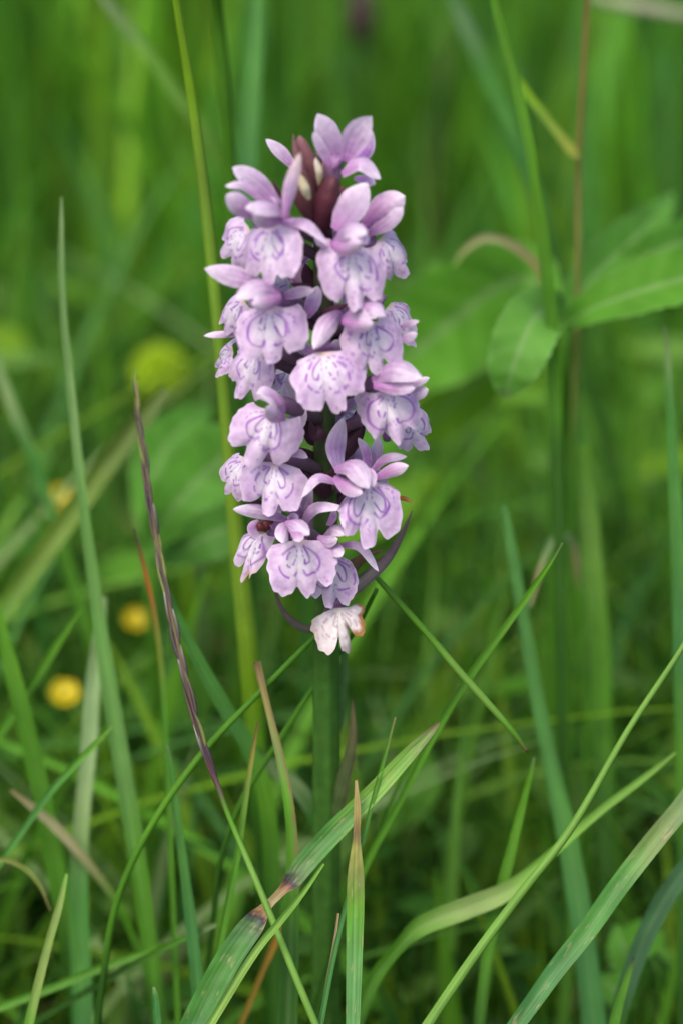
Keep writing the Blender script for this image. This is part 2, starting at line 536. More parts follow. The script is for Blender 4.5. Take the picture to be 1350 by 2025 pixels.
blade('very thin dark green blade crossing beside the brown tipped upright blade',
      [(781, 1418, 3, (0.16, 0.15, 0.05)), (762, 1490, 7, MG), (735, 1590, 9, MG), (710, 1690, 9, BG), (690, 1765, 9, BG), (660, 1890, 10, BG), (632, 2035, 11, BG)], 0.0, -0.003, fold=0.5)
blade('dry pinkish sliver of grass standing beside the very thin dark green blade',
      [(669, 1806, 3, TAN), (660, 1870, 6, (0.30, 0.2, 0.13)), (648, 1940, 8, (0.22, 0.15, 0.09)), (632, 2035, 9, TAN)], -0.001, -0.003, fold=0.5, cat='dry grass')
blade('narrow bright blade with a pale double midline slanting under the pinched blade',
      [(640, 1708, 5, LG), (600, 1765, 10, LG), (560, 1815, 14, LG), (500, 1890, 16, (0.17, 0.30, 0.06)), (412, 2032, 18, (0.17, 0.30, 0.06))], -0.006, -0.010, fold=0.9)
stalk('thin green stalk slanting from under the withered flower down to the left',
      [(650, 1235, 8, MG), (610, 1272, 11, MG), (515, 1368, 12, MG), (410, 1478, 13, G2), (320, 1600, 14, G2), (255, 1720, 14, MG), (222, 1820, 14, MG), (205, 1930, 14, DG)], 0.002, 0.020)
stalk('thin darker stalk slanting below the withered flower, second behind it',
      [(745, 1165, 8, MG), (700, 1250, 10, MG), (630, 1345, 11, MG), (555, 1460, 12, MG), (480, 1580, 12, MG), (440, 1690, 12, DG), (425, 1790, 12, DG)], 0.008, 0.028)
stalk('pale green stalk slanting down to the right from under the curved purple bract',
      [(742, 1138, 9, MG), (765, 1165, 12, G2), (840, 1248, 14, G2), (905, 1325, 15, LG), (970, 1398, 14, LG), (1015, 1450, 11, G2), (1042, 1487, 7, BR)], 0.002, 0.006, root=False)
blade('thin blade with fine tip crossing the slanting stalk right of the orchid',
      [(1111, 1073, 3, PG), (1085, 1115, 9, G2), (1020, 1210, 13, G2), (930, 1335, 15, MG), (860, 1450, 15, MG), (790, 1585, 14, MG), (728, 1700, 14, MG), (690, 1800, 14, DG)], 0.003, 0.024, fold=0.5)
blade('dull olive blade ending beside the crossing of two stalks right of the orchid',
      [(907, 1352, 5, TAN), (895, 1378, 10, (0.18, 0.2, 0.08)), (868, 1425, 12, G2), (800, 1530, 12, MG), (740, 1660, 12, DG)], 0.012, 0.03, fold=0.5)
stalk('long thin pale stalk slanting across the lower right corner',
      [(1385, 1215, 10, LG), (1340, 1293, 11, LG), (1240, 1445, 13, LG), (1130, 1635, 16, LG), (1030, 1765, 18, LG), (930, 1900, 20, LG), (838, 2036, 22, LG)], 0.002, -0.006)
blade('broad speckled blade with purple edge in the lower right corner',
      [(1400, 1520, 40, G3), (1350, 1592, 40, (0.11, 0.18, 0.06)), (1290, 1665, 41, (0.12, 0.19, 0.05)), (1220, 1755, 41, G3), (1160, 1840, 40, G3), (1100, 1915, 38, BG), (1050, 1985, 35, BG), (1010, 2040, 32, BG)],
      0.004, -0.004, n=60, fold=0.35, mat=M_FLECK)
blade('upright mid green blade with pointed tip below the slanting stalk end',
      [(1055, 1498, 4, PG), (1048, 1530, 14, G2), (1030, 1600, 24, G2), (1008, 1690, 32, G2), (985, 1780, 36, MG), (965, 1880, 36, MG), (945, 2035, 36, DG)], 0.016, 0.024, fold=0.3)
blade('pale folded blade bending over behind the long pale stalk',
      [(1335, 1488, 8, LG), (1270, 1540, 22, LG), (1190, 1600, 26, LG), (1110, 1670, 28, LG), (1040, 1730, 36, LG), (990, 1768, 60, (0.19, 0.29, 0.08)), (910, 1800, 66, (0.19, 0.29, 0.08)), (835, 1830, 60, LG), (790, 1870, 40, MG), (740, 1935, 44, MG), (700, 2030, 50, DG)],
      0.018, 0.022, n=60, fold=0.6)
blade('short young blade tip poking up at the lower left edge of the frame',
      [(304, 1952, 5, PG), (308, 1975, 12, BG), (312, 2035, 17, BG)], 0.0, 0.0, fold=0.4)
blade('thin blade with an ochre dry tip between the dark spike and the torn tip blade',
      [(510, 1428, 4, BR), (500, 1490, 8, (0.22, 0.18, 0.04)), (490, 1550, 11, (0.12, 0.19, 0.03)), (470, 1690, 13, MG), (445, 1820, 14, MG), (420, 1950, 14, MG), (405, 2035, 14, MG)], 0.005, 0.010, fold=0.5)
blade('broad mid green blade leaning behind the dark grass spike',
      [(335, 1170, 8, BG), (355, 1225, 26, G3), (395, 1310, 40, G3), (440, 1390, 46, G3), (485, 1465, 48, G3), (520, 1550, 50, G2), (535, 1660, 52, MG), (540, 1800, 50, DG)], 0.020, 0.04, fold=0.35)
blade('pale blade folding over behind the torn tip blade',
      [(500, 1480, 30, G2), (545, 1520, 44, PG), (590, 1560, 50, PG), (622, 1610, 48, G3), (640, 1680, 44, MG), (648, 1800, 44, DG)], 0.035, 0.05, fold=0.4)
blade('bluish narrow blade with a cut pale tip left of the thin slanting stalk',
      [(331, 1474, 8, PG), (338, 1510, 14, G3), (348, 1590, 20, G3), (362, 1700, 28, G3), (375, 1800, 34, BG), (388, 1920, 38, BG), (395, 2035, 40, DG)], 0.016, 0.022, fold=0.35)
blade('thin yellowish blade leaning right in the lower left corner',
      [(132, 1728, 6, LG), (118, 1790, 14, (0.18, 0.27, 0.06)), (98, 1860, 16, (0.18, 0.27, 0.06)), (75, 1950, 18, (0.18, 0.27, 0.06)), (55, 2035, 20, G2)], 0.010, 0.008, fold=0.5)
blade('long soft green blade tapering to a pale tip on the left',
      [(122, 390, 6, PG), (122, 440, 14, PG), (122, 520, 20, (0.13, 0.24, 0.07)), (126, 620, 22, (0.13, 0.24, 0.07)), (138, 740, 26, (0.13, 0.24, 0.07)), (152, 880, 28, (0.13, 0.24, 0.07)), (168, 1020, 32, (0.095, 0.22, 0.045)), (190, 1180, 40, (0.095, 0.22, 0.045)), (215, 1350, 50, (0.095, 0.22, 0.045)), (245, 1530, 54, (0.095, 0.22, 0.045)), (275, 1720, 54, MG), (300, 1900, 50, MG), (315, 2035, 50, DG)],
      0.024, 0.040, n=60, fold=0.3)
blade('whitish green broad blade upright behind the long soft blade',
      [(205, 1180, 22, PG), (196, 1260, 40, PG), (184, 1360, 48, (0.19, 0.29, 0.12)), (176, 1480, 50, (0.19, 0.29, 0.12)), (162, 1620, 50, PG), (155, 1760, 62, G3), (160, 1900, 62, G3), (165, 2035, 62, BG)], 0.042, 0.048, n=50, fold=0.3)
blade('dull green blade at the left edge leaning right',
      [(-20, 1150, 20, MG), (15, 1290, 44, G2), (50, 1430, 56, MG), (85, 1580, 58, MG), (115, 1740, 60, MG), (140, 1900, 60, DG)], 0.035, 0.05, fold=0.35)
blade('thin slanting blade crossing the whitish blade in the lower left',
      [(222, 1436, 6, LG), (180, 1480, 18, G2), (105, 1560, 22, G3), (40, 1650, 22, G3), (-30, 1750, 22, MG)], 0.022, 0.03, fold=0.5)
blade('slanting blade above the cream dry blade at the left edge',
      [(160, 1205, 6, G2), (110, 1280, 24, G2), (60, 1360, 28, MG), (0, 1450, 30, MG), (-40, 1510, 30, MG)], 0.04, 0.05, fold=0.5)
blade('cream dry blade lying slanted in the lower left',
      [(22, 1562, 10, TAN), (70, 1600, 26, (0.33, 0.30, 0.15)), (120, 1645, 30, (0.33, 0.30, 0.16)), (185, 1720, 26, (0.24, 0.25, 0.10)), (235, 1790, 22, G2), (270, 1870, 20, MG)], 0.036, 0.05, fold=0.4, cat='dry grass', name='dry_grass')
blade('olive arching blade at the lower left edge', [(100, 1800, 6, BR), (78, 1750, 12, (0.12, 0.15, 0.03)), (45, 1715, 16, (0.13, 0.17, 0.03)), (0, 1700, 18, (0.13, 0.17, 0.03)), (-40, 1730, 18, MG)], 0.02, 0.02, fold=0.5)
blade('dim blade lying nearly flat across the lower left corner', [(365, 1858, 8, LG), (300, 1880, 22, G2), (200, 1915, 26, MG), (100, 1955, 26, MG), (-20, 2000, 26, MG)], 0.03, 0.03, fold=0.4)
blade('short pale blunt blade tip lying below the thin slanting stalk', [(428, 1828, 14, PG), (408, 1836, 18, PG), (385, 1846, 18, G3), (330, 1872, 20, MG), (260, 1910, 20, DG)], 0.018, 0.03, fold=0.4)
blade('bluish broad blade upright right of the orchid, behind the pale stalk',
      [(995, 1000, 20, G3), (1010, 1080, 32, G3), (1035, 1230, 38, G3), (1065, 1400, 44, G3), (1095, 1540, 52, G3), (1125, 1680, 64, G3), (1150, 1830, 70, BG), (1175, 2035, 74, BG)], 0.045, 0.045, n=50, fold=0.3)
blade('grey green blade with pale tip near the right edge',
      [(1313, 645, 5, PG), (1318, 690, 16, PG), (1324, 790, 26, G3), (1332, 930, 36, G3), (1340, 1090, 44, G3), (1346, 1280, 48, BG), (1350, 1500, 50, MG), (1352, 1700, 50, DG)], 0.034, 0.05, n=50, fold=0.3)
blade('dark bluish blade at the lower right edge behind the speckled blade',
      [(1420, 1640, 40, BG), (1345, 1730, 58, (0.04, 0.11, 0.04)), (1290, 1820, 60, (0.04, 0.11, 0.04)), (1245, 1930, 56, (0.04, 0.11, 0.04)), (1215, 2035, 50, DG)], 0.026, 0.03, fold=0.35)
blade('short blade tip with a dark point right of the speckled blade', [(1252, 1893, 5, PU), (1240, 1930, 12, G2), (1222, 1990, 18, MG), (1210, 2040, 22, MG)], 0.012, 0.012, fold=0.4)

# --- tall blades and stalks of the upper part
stalk('bright yellow green stalk rising left of the orchid to the top',
      [(344, -40, 15, YG), (352, 20, 17, YG), (378, 180, 21, YG), (402, 360, 24, (0.15, 0.27, 0.025)), (420, 520, 26, (0.15, 0.28, 0.025)), (435, 680, 26, (0.15, 0.28, 0.025)), (450, 860, 28, (0.16, 0.29, 0.025)), (466, 1040, 32, (0.18, 0.31, 0.025)), (483, 1200, 38, (0.18, 0.31, 0.025)), (498, 1360, 40, YG), (512, 1520, 40, MG), (520, 1650, 38, DG)],
      0.010, None, dds=[0.004, 0.006, 0.010, 0.014, 0.018, 0.022, 0.028, 0.034, 0.04, 0.046, 0.05, 0.055], n=60)
stalk('darker green stalk second from the bright stalk, behind the orchid',
      [(424, -40, 24, MG), (434, 60, 26, MG), (448, 240, 28, MG), (458, 400, 28, MG), (466, 600, 28, DG), (474, 800, 28, DG), (482, 1000, 28, DG), (490, 1200, 28, DG)], 0.04, 0.09)
blade('broad soft blue green blade upright behind the dark stalk',
      [(512, -60, 40, G3), (505, 60, 56, G3), (496, 200, 60, G3), (488, 340, 62, BG), (484, 480, 60, BG), (484, 640, 60, BG), (488, 800, 60, DG)], 0.09, 0.10, fold=0.3)
blade('long green blade arching from the top right to behind the broad leaves',
      [(968, -40, 20, G2), (985, 40, 28, G2), (1018, 160, 32, G2), (1042, 270, 32, G2), (1058, 370, 32, G2), (1070, 450, 36, G2), (1080, 540, 40, MG), (1090, 640, 40, MG), (1096, 760, 38, MG), (1100, 900, 36, DG)], 0.026, 0.05, n=50, fold=0.4)
stalk('brown flowering stalk rising to the top on the right',
      [(1162, -40, 10, (0.19, 0.15, 0.045)), (1156, 80, 10, (0.20, 0.13, 0.04)), (1148, 220, 11, (0.20, 0.16, 0.05)), (1143, 330, 12, (0.20, 0.17, 0.05)), (1142, 460, 13, (0.19, 0.19, 0.05)), (1140, 600, 14, (0.15, 0.18, 0.04)), (1136, 760, 15, (0.12, 0.17, 0.03)), (1132, 920, 15, MG), (1130, 1080, 15, MG)], 0.055, 0.085)
blade('yellow green side shoot joined to the brown flowering stalk',
      [(1005, 130, 14, YG), (1050, 195, 20, YG), (1100, 260, 24, (0.17, 0.24, 0.03)), (1128, 295, 32, (0.22, 0.26, 0.03)), (1142, 310, 22, (0.22, 0.24, 0.03))], 0.080, 0.060, root=False, fold=0.5, cat='grass shoot', name='side_shoot')
blade('pale blurred blade slanting across the upper left',
      [(180, -40, 26, PG), (225, 20, 36, PG), (290, 100, 40, LG), (350, 185, 42, LG), (400, 260, 40, LG), (450, 350, 38, G2), (490, 470, 36, MG), (520, 620, 36, MG)], 0.10, 0.13, fold=0.4)
blade('pale blue green blade slanting at the top right of the orchid',
      [(880, -40, 40, G3), (920, 50, 52, (0.11, 0.21, 0.08)), (960, 140, 54, G3), (1010, 250, 52, G3), (1050, 350, 48, BG), (1090, 480, 46, DG)], 0.12, 0.14, fold=0.3)
blade('dry tan blade arching over beside the top of the broad leaves',
      [(895, 528, 12, G2), (915, 497, 18, (0.22, 0.24, 0.08)), (950, 472, 24, (0.26, 0.27, 0.12)), (990, 474, 26, (0.27, 0.25, 0.12)), (1030, 496, 26, (0.27, 0.22, 0.11)), (1062, 530, 24, (0.24, 0.19, 0.08)), (1075, 590, 22, G2), (1080, 680, 20, MG)], 0.082, 0.09, fold=0.5, cat='dry grass', name='dry_grass')
blade('broad olive blade with dark edges slanting on the left',
      [(330, 770, 40, (0.08, 0.13, 0.02)), (270, 840, 66, (0.08, 0.13, 0.02)), (210, 920, 70, (0.09, 0.15, 0.02)), (140, 1020, 68, (0.10, 0.17, 0.02)), (60, 1130, 66, (0.10, 0.18, 0.02)), (-30, 1260, 64, G2)], 0.07, 0.07, fold=0.5, cat='grass blade')
blade('pale grey blade leaning right at the left edge', [(-30, 640, 20, G3), (15, 780, 34, PG), (60, 890, 34, G3), (95, 990, 32, G3), (130, 1100, 30, MG)], 0.09, 0.10, fold=0.4)
blade('orange dry pointed blade tip left of the dark spike',
      [(266, 1046, 5, PU), (276, 1085, 12, BR), (290, 1140, 15, OR), (304, 1205, 17, (0.20, 0.13, 0.02)), (316, 1290, 18, (0.12, 0.17, 0.02)), (325, 1400, 18, MG), (332, 1550, 18, MG)], 0.022, 0.03, fold=0.4, cat='dry grass', name='dry_grass')
blade('bright green upright blade far right behind the long brown stalk',
      [(1150, 880, 40, G2), (1162, 1000, 56, (0.11, 0.24, 0.03)), (1172, 1120, 60, (0.11, 0.24, 0.03)), (1185, 1260, 62, G2), (1190, 1420, 60, MG), (1195, 1600, 60, DG)], 0.075, 0.085, fold=0.3)
blade('dry tan blade hooked over beside the fine tip of the crossing blade',
      [(1045, 1200, 12, PG), (1060, 1150, 16, TAN), (1078, 1095, 18, PG), (1100, 1060, 20, PG), (1128, 1065, 20, PG), (1138, 1110, 20, TAN), (1142, 1170, 20, G2), (1146, 1260, 20, MG)], 0.055, 0.075, fold=0.5, cat='dry grass', name='dry_grass')
stalk('whitish dry stem lying across the top right corner', [(1160, -8, 20, PG), (1230, 8, 24, (0.30, 0.32, 0.2)), (1310, 22, 26, (0.30, 0.32, 0.2)), (1400, 38, 26, PG)], 0.20, 0.2, root=False, name='dry_stem', cat='dry stem')

# --- dark narrow flower spike (tight spikelets along a thin stem)
sp = empty('grass_flower_spike', P(650, 2080, 0.0))
tag(sp, 'thin grass spike with dark purple spikelets leaning left of the orchid', 'grass spike')
inv = Matrix.Translation(-sp.location)
rows = []
for (x, y, wd, c), d in zip([(270, 755, 4, TAN), (275, 830, 7, (0.14, 0.15, 0.04)), (285, 900, 9, (0.09, 0.08, 0.03)), (297, 985, 10, PU), (312, 1075, 11, (0.12, 0.10, 0.03)), (326, 1150, 12, PU), (345, 1240, 12, (0.10, 0.09, 0.03)), (368, 1345, 12, (0.09, 0.05, 0.03)), (398, 1460, 12, PU), (430, 1550, 12, (0.10, 0.06, 0.06)), (452, 1612, 13, G2),
                           (490, 1702, 15, LG), (540, 1822, 17, LG), (590, 1945, 18, LG), (632, 2045, 18, LG)],
                          [0.016, 0.014, 0.012, 0.010, 0.008, 0.006, 0.004, 0.002, 0.0, 0, 0, -0.001, -0.003, -0.005, -0.006]):
    p = P(x, y, d)
    rows.append([p.x, p.y, p.z, wd * 0.5 * S, *c])
A = catmull(rows, 90)
b = A[-1].copy(); ext = []
for q in range(1, 8):
    r_ = b.copy(); f = q / 7; r_[0] += 0.03 * f; r_[1] -= 0.012 * f; r_[2] = b[2] * (1 - f) - 0.002 * f; ext.append(r_)
AA = np.vstack([A, ext])
V, F = tube(AA[:, :3], AA[:, 3] * 0.85, 8)
mesh_obj('stem', V, F, M_BLADE, col=np.repeat(AA[:, 4:7], 8, 0), parent=sp, inv=inv, uv=np.zeros((len(V), 2)))
k = 0
for i in range(3, 60, 2):
    k += 1
    p, tt = A[i, :3], nrm((A[i - 1, :3] - A[i + 1, :3])[None])[0]
    sgn = 1 if k % 2 else -1
    sd_ = nrm(np.cross(tt, np.array(VIEW))[None])[0] * sgn
    ln = (0.0078 if i > 12 else 0.005) * random.uniform(0.85, 1.15)
    q0 = p + sd_ * A[i, 3] * 0.35
    q1 = q0 + tt * ln * random.uniform(0.35, 0.6) + sd_ * random.uniform(0.0001, 0.0004) - np.array(VIEW) * 0.0002
    q2 = q0 + tt * ln + sd_ * 0.0001
    cv = catmull([q0, q1, q2], 7)
    rad = np.array([0.25, 0.8, 1, 0.9, 0.7, 0.4, 0.05]) * A[i, 3] * random.uniform(0.5, 0.85)
    V, F = tube(cv, rad, 7)
    base = np.array(random.choice([(0.035, 0.024, 0.026), PU, (0.06, 0.035, 0.028), (0.11, 0.13, 0.03), (0.04, 0.026, 0.030)]))
    tipc = np.array(random.choice([(0.30, 0.28, 0.25), (0.12, 0.11, 0.04), (0.07, 0.04, 0.05), (0.06, 0.04, 0.04)]))
    cc = np.concatenate([np.repeat((base * (1 - f) + tipc * f)[None], 7, 0) for f in [0, 0, 0, 0.1, 0.3, 0.8, 1]])
    mesh_obj('spikelet', V, F, M_STEM, col=cc, parent=sp, inv=inv)


# ------------------------------------------------------------------ broad leaved plant on the right
def broad_leaf(parent, inv, ctrl, dds, fold=0.25, twist=(0, 0), n=40, nx=15, tooth=0.03, name='leaf', ruf=0.05, seed=1, mat=None):
    rows = []
    for (x, y, wd, c), d in zip(ctrl, dds):
        d = d * 1.35
        p = P(x, y, d)
        rows.append([p.x, p.y, p.z, wd * S * (DIST + d) / DIST, *c])
    A = catmull(rows, n)
    p = A[:, :3]
    t_ = nrm(np.gradient(p, axis=0)); toc = nrm(np.array(CAM)[None] - p)
    side = nrm(np.cross(t_, toc)); nor = np.cross(side, t_)
    tw = np.linspace(twist[0], twist[1], n)[:, None]
    s2 = side * np.cos(tw) + nor * np.sin(tw); n2 = np.cross(s2, t_)
    x = np.linspace(-1, 1, nx)
    wv = np.maximum(A[:, 3], 0.0004) * 0.5
    edge = 1 + tooth * np.sin(np.arange(n) * 2.3)[:, None] * (np.abs(x) > 0.9)[None]
    ruff = ruf * np.sin(np.arange(n) * 0.9 + seed)[:, None] * (np.abs(x) ** 2)[None] + 0.012 * np.sin(np.arange(n)[:, None] * 1.25 - np.abs(x)[None] * 6)
    V = p[:, None] + s2[:, None] * (x[None] * edge * wv[:, None])[..., None] + n2[:, None] * ((np.abs(x)[None] * fold + ruff) * wv[:, None])[..., None]
    c = np.repeat(A[:, None, 4:7], nx, 1)
    rib = np.exp(-(x / 0.06) ** 2)[None, :, None] * 0.5
    lat = (np.exp(-((np.mod(np.arange(n)[:, None] * 0.22 - np.abs(x)[None] * 0.9, 1.0) - 0.5) / 0.1) ** 2) * 0.09)[..., None]
    rim = ((np.abs(x) > 0.9) * 0.22)[None, :, None]
    f = np.clip(rib + lat + rim, 0, 0.7)
    c = c * (1 - f) + np.array((0.20, 0.30, 0.12)) * f
    return mesh_obj(name, V.reshape(-1, 3), grid_faces(nx, n), mat or M_LEAF, col=c.reshape(-1, 3), parent=parent, inv=inv)


LF, LFB, LFD = (0.070, 0.215, 0.020), (0.110, 0.240, 0.010), (0.056, 0.17, 0.020)
lp = empty('leafy_plant', Vector((P(1110, 1000, 0.08).x, P(1110, 1000, 0.08).y, 0)))
tag(lp, 'leafy plant with broad fuzzy oval leaves right of the orchid', 'plant')
inv = Matrix.Translation(-lp.location)
h0 = np.array(P(1112, 640, 0.072))
V, F = tube(catmull([tuple(h0), (h0[0] + 0.001, h0[1] + 0.01, h0[2] * 0.6), (lp.location.x, lp.location.y, 0)], 16), 0.0016, 8)
mesh_obj('stem', V, F, M_LEAF, col=np.tile(MG, (len(V), 1)), parent=lp, inv=inv)
LP1, LP4 = (0.088, 0.240, 0.030), (0.078, 0.235, 0.016)
broad_leaf(lp, inv, [(1108, 636, 20, LP1), (1085, 610, 80, LP1), (1055, 630, 116, LP1), (1030, 680, 122, LP1), (1012, 730, 102, LP1), (1003, 765, 60, LP1), (999, 786, 6, PG)], [0.048, 0.040, 0.034, 0.032, 0.032, 0.033, 0.034], seed=2, fold=0.2)
broad_leaf(lp, inv, [(1110, 645, 20, LP4), (1160, 615, 70, LP4), (1240, 585, 110, LP4), (1320, 560, 120, LP4), (1400, 540, 100, LP4), (1480, 525, 10, LP4)], [0.05, 0.045, 0.043, 0.043, 0.045, 0.05], seed=3, fold=0.45, twist=(0.5, 0.3))
broad_leaf(lp, inv, [(1108, 630, 20, LF), (1150, 570, 80, LF), (1210, 510, 104, LF), (1270, 455, 80, LF), (1310, 410, 40, LF), (1330, 380, 5, LF)], [0.055, 0.058, 0.064, 0.07, 0.075, 0.08], seed=4, fold=0.4)
broad_leaf(lp, inv, [(1160, 560, 20, LF), (1230, 530, 60, LF), (1310, 490, 80, LF), (1400, 460, 84, LF), (1480, 440, 10, LF)], [0.07, 0.066, 0.066, 0.07, 0.075], seed=5, fold=0.4)
broad_leaf(lp, inv, [(1100, 640, 24, LP4), (1050, 555, 130, LP4), (980, 570, 200, LP4), (900, 630, 230, LP4), (820, 695, 170, LP4), (745, 735, 10, LP4)], [0.065, 0.072, 0.082, 0.088, 0.092, 0.096], seed=6, fold=0.25)
broad_leaf(lp, inv, [(1080, 670, 24, LFB), (1000, 715, 70, LFB), (920, 770, 110, LFB), (850, 830, 100, LFB), (780, 880, 8, LFB)], [0.075, 0.095, 0.105, 0.112, 0.12], seed=7, fold=0.35, twist=(0.4, 0.4))

bl = empty('leafy_plant', Vector((P(360, 1100, 0.09).x, P(360, 1100, 0.09).y, 0)))
tag(bl, 'low broad leaved plant in pale green left of the orchid', 'plant')
inv = Matrix.Translation(-bl.location)
broad_leaf(bl, inv, [(290, 1090, 20, LF), (340, 1010, 110, LF), (400, 940, 150, LF), (460, 890, 120, LF), (520, 850, 10, LF)], [0.075, 0.07, 0.07, 0.07, 0.075], seed=9)
broad_leaf(bl, inv, [(300, 1110, 20, LF), (300, 1000, 80, LF), (320, 900, 110, LF), (370, 840, 80, LF), (420, 800, 8, LF)], [0.08, 0.085, 0.09, 0.095, 0.10], seed=10)
broad_leaf(bl, inv, [(320, 1110, 20, LFD), (390, 1070, 90, LFD), (460, 1040, 90, LFD), (520, 1020, 8, LFD)], [0.08, 0.07, 0.07, 0.075], seed=11)
q0 = np.array(P(300, 1105, 0.105))
V, F = tube(catmull([tuple(q0), (q0[0], q0[1] + 0.004, q0[2] * 0.5), (bl.location.x, bl.location.y, 0)], 12), 0.0013, 8)
mesh_obj('stem', V, F, M_LEAF, col=np.tile(MG, (len(V), 1)), parent=bl, inv=inv)

hb = empty('leafy_plant', Vector((P(1270, 1900, 0.05).x, P(1270, 1900, 0.05).y, 0)))
tag(hb, 'low serrated green herb leaves at the lower right edge', 'plant')
inv = Matrix.Translation(-hb.location)
for (x0, y0, x1, y1, wd, d, s_) in [(1270, 1960, 1215, 1830, 70, 0.050, 12), (1290, 1960, 1300, 1860, 64, 0.055, 13), (1310, 1980, 1385, 1890, 70, 0.052, 14), (1260, 1990, 1180, 1930, 60, 0.048, 15)]:
    broad_leaf(hb, inv, [(x0, y0, 12, LF), ((2 * x0 + x1) / 3, (2 * y0 + y1) / 3, wd, LF), ((x0 + 2 * x1) / 3, (y0 + 2 * y1) / 3, wd, LF), (x1, y1, 5, LF)], [d, d - 0.002, d - 0.002, d], n=24, tooth=0.2, seed=s_)
q0 = np.array(P(1285, 1975, 0.07))
V, F = tube(catmull([tuple(q0), (q0[0], q0[1] + 0.004, q0[2] * 0.5), (hb.location.x, hb.location.y, 0)], 12), 0.001, 8)
mesh_obj('stem', V, F, M_LEAF, col=np.tile(MG, (len(V), 1)), parent=hb, inv=inv)


# ------------------------------------------------------------------ yellow flowers
tag(leaf_field('leafy_undergrowth', 1500, (-0.5, 0.5, 0.12, 0.75), 0.03, 0.13, 0.010, 0.024, 44, [G2, (0.11, 0.25, 0.012), LG, MG, YG]),
    'bright soft leaves scattered through the blurred meadow behind', 'undergrowth', kind='stuff')


def buttercup(label, px, py, dd, rad_px, tilt, kind='buttercup', pc=(0.52, 0.42, 0.012), group='buttercups in the grass on the left'):
    c = P(px, py, dd)
    r = rad_px * S * (DIST + dd) / DIST
    o = empty(kind, Vector((c.x + 0.004, c.y + 0.004, 0)))
    tag(o, label, 'flower', group)
    inv = Matrix.Translation(-o.location)
    ax = nrm(np.array([[0.15 * tilt, -0.5, 0.8]]))[0]
    ex = nrm(np.cross(ax, [0, 1, 0.2])[None])[0]; ey = np.cross(ax, ex)
    cc = np.array(c)
    for k in range(5):
        a = k * 2 * math.pi / 5 + tilt
        d = ex * math.cos(a) + ey * math.sin(a); sd_ = np.cross(ax, d)
        s = np.linspace(0, 1, 7); x = np.linspace(-1, 1, 5)
        wv = r * 0.62 * np.sin(np.pi * np.clip(s * 0.86 + 0.08, 0, 1)) ** 0.6
        ctr = cc + d * (r * s)[:, None] + ax * (r * (0.55 * s ** 2 - 0.3))[:, None]
        V = ctr[:, None] + sd_ * (wv[:, None] * x)[..., None] + ax * (0.25 * wv[:, None] * x ** 2)[..., None]
        mesh_obj('petal', V.reshape(-1, 3), grid_faces(5, 7), M_YELLOW, col=np.tile(pc, (35, 1)), parent=o, inv=inv)
    V, F = tube(np.array([cc - ax * r * 0.25, cc + ax * r * 0.05, cc + ax * r * 0.25]), [r * 0.2, r * 0.3, r * 0.12], 8)
    mesh_obj('stamens', V, F, M_YELLOW, col=np.tile((0.58, 0.48, 0.02), (len(V), 1)), parent=o, inv=inv)
    V, F = tube(catmull([tuple(cc - ax * r * 0.25), (c.x + 0.002, c.y + 0.004, c.z * 0.6), tuple(o.location)], 14), 0.0007, 7)
    mesh_obj('stem', V, F, M_LEAF, col=np.tile(MG, (len(V), 1)), parent=o, inv=inv)


buttercup('bright yellow buttercup beside the long soft blade, lowest of the three', 128, 1372, 0.12, 30, 0.3)
buttercup('small yellow buttercup behind the orange dry blade tip', 268, 1226, 0.16, 25, 1.0)
buttercup('faint yellow buttercup beside the olive blade, topmost of the three', 118, 985, 0.21, 25, 2.0)

blade('orange dead leaf glimpsed behind the pinched brown bend', [(600, 1722, 6, OR), (588, 1750, 16, (0.36, 0.17, 0.02)), (570, 1800, 22, OR), (550, 1850, 22, (0.30, 0.14, 0.02)), (520, 1920, 18, (0.2, 0.13, 0.02))], 0.022, 0.03, fold=0.5, cat='dead leaf', name='dead_leaf')

hd = empty('flower_head', Vector((P(318, 740, 0.23).x - 0.004, P(318, 740, 0.23).y + 0.01, 0)))
tag(hd, 'round yellow green flower head blurred left of the orchid', 'flower head')
inv = Matrix.Translation(-hd.location)
c = np.array(P(318, 738, 0.23)); rr = 56 * S * 1.55
V, F = tube(catmull([tuple(c), (c[0] - 0.001, c[1] + 0.004, c[2] * 0.5), tuple(hd.location)], 14), 0.0011, 8)
mesh_obj('stem', V, F, M_LEAF, col=np.tile(MG, (len(V), 1)), parent=hd, inv=inv)
Vs, Fs, Cs, off = [], [], [], 0
for k in range(90):
    ph = math.acos(1 - 2 * (k + 0.5) / 90); th = k * 2.39996
    d = np.array([math.sin(ph) * math.cos(th), math.sin(ph) * math.sin(th), math.cos(ph)])
    V, F = tube(np.array([c + d * rr * 0.3, c + d * rr * 0.75, c + d * rr * 0.95, c + d * rr * 1.08]), [rr * 0.1, rr * 0.17, rr * 0.15, rr * 0.03], 6)
    Vs.append(V); Fs += [tuple(i + off for i in f) for f in F]; off += len(V)
    Cs.append(np.tile(np.array((0.27, 0.42, 0.010)) * random.uniform(0.8, 1.2), (len(V), 1)))
mesh_obj('florets', np.concatenate(Vs), Fs, M_LEAF, col=np.concatenate(Cs), parent=hd, inv=inv)['kind'] = 'stuff'

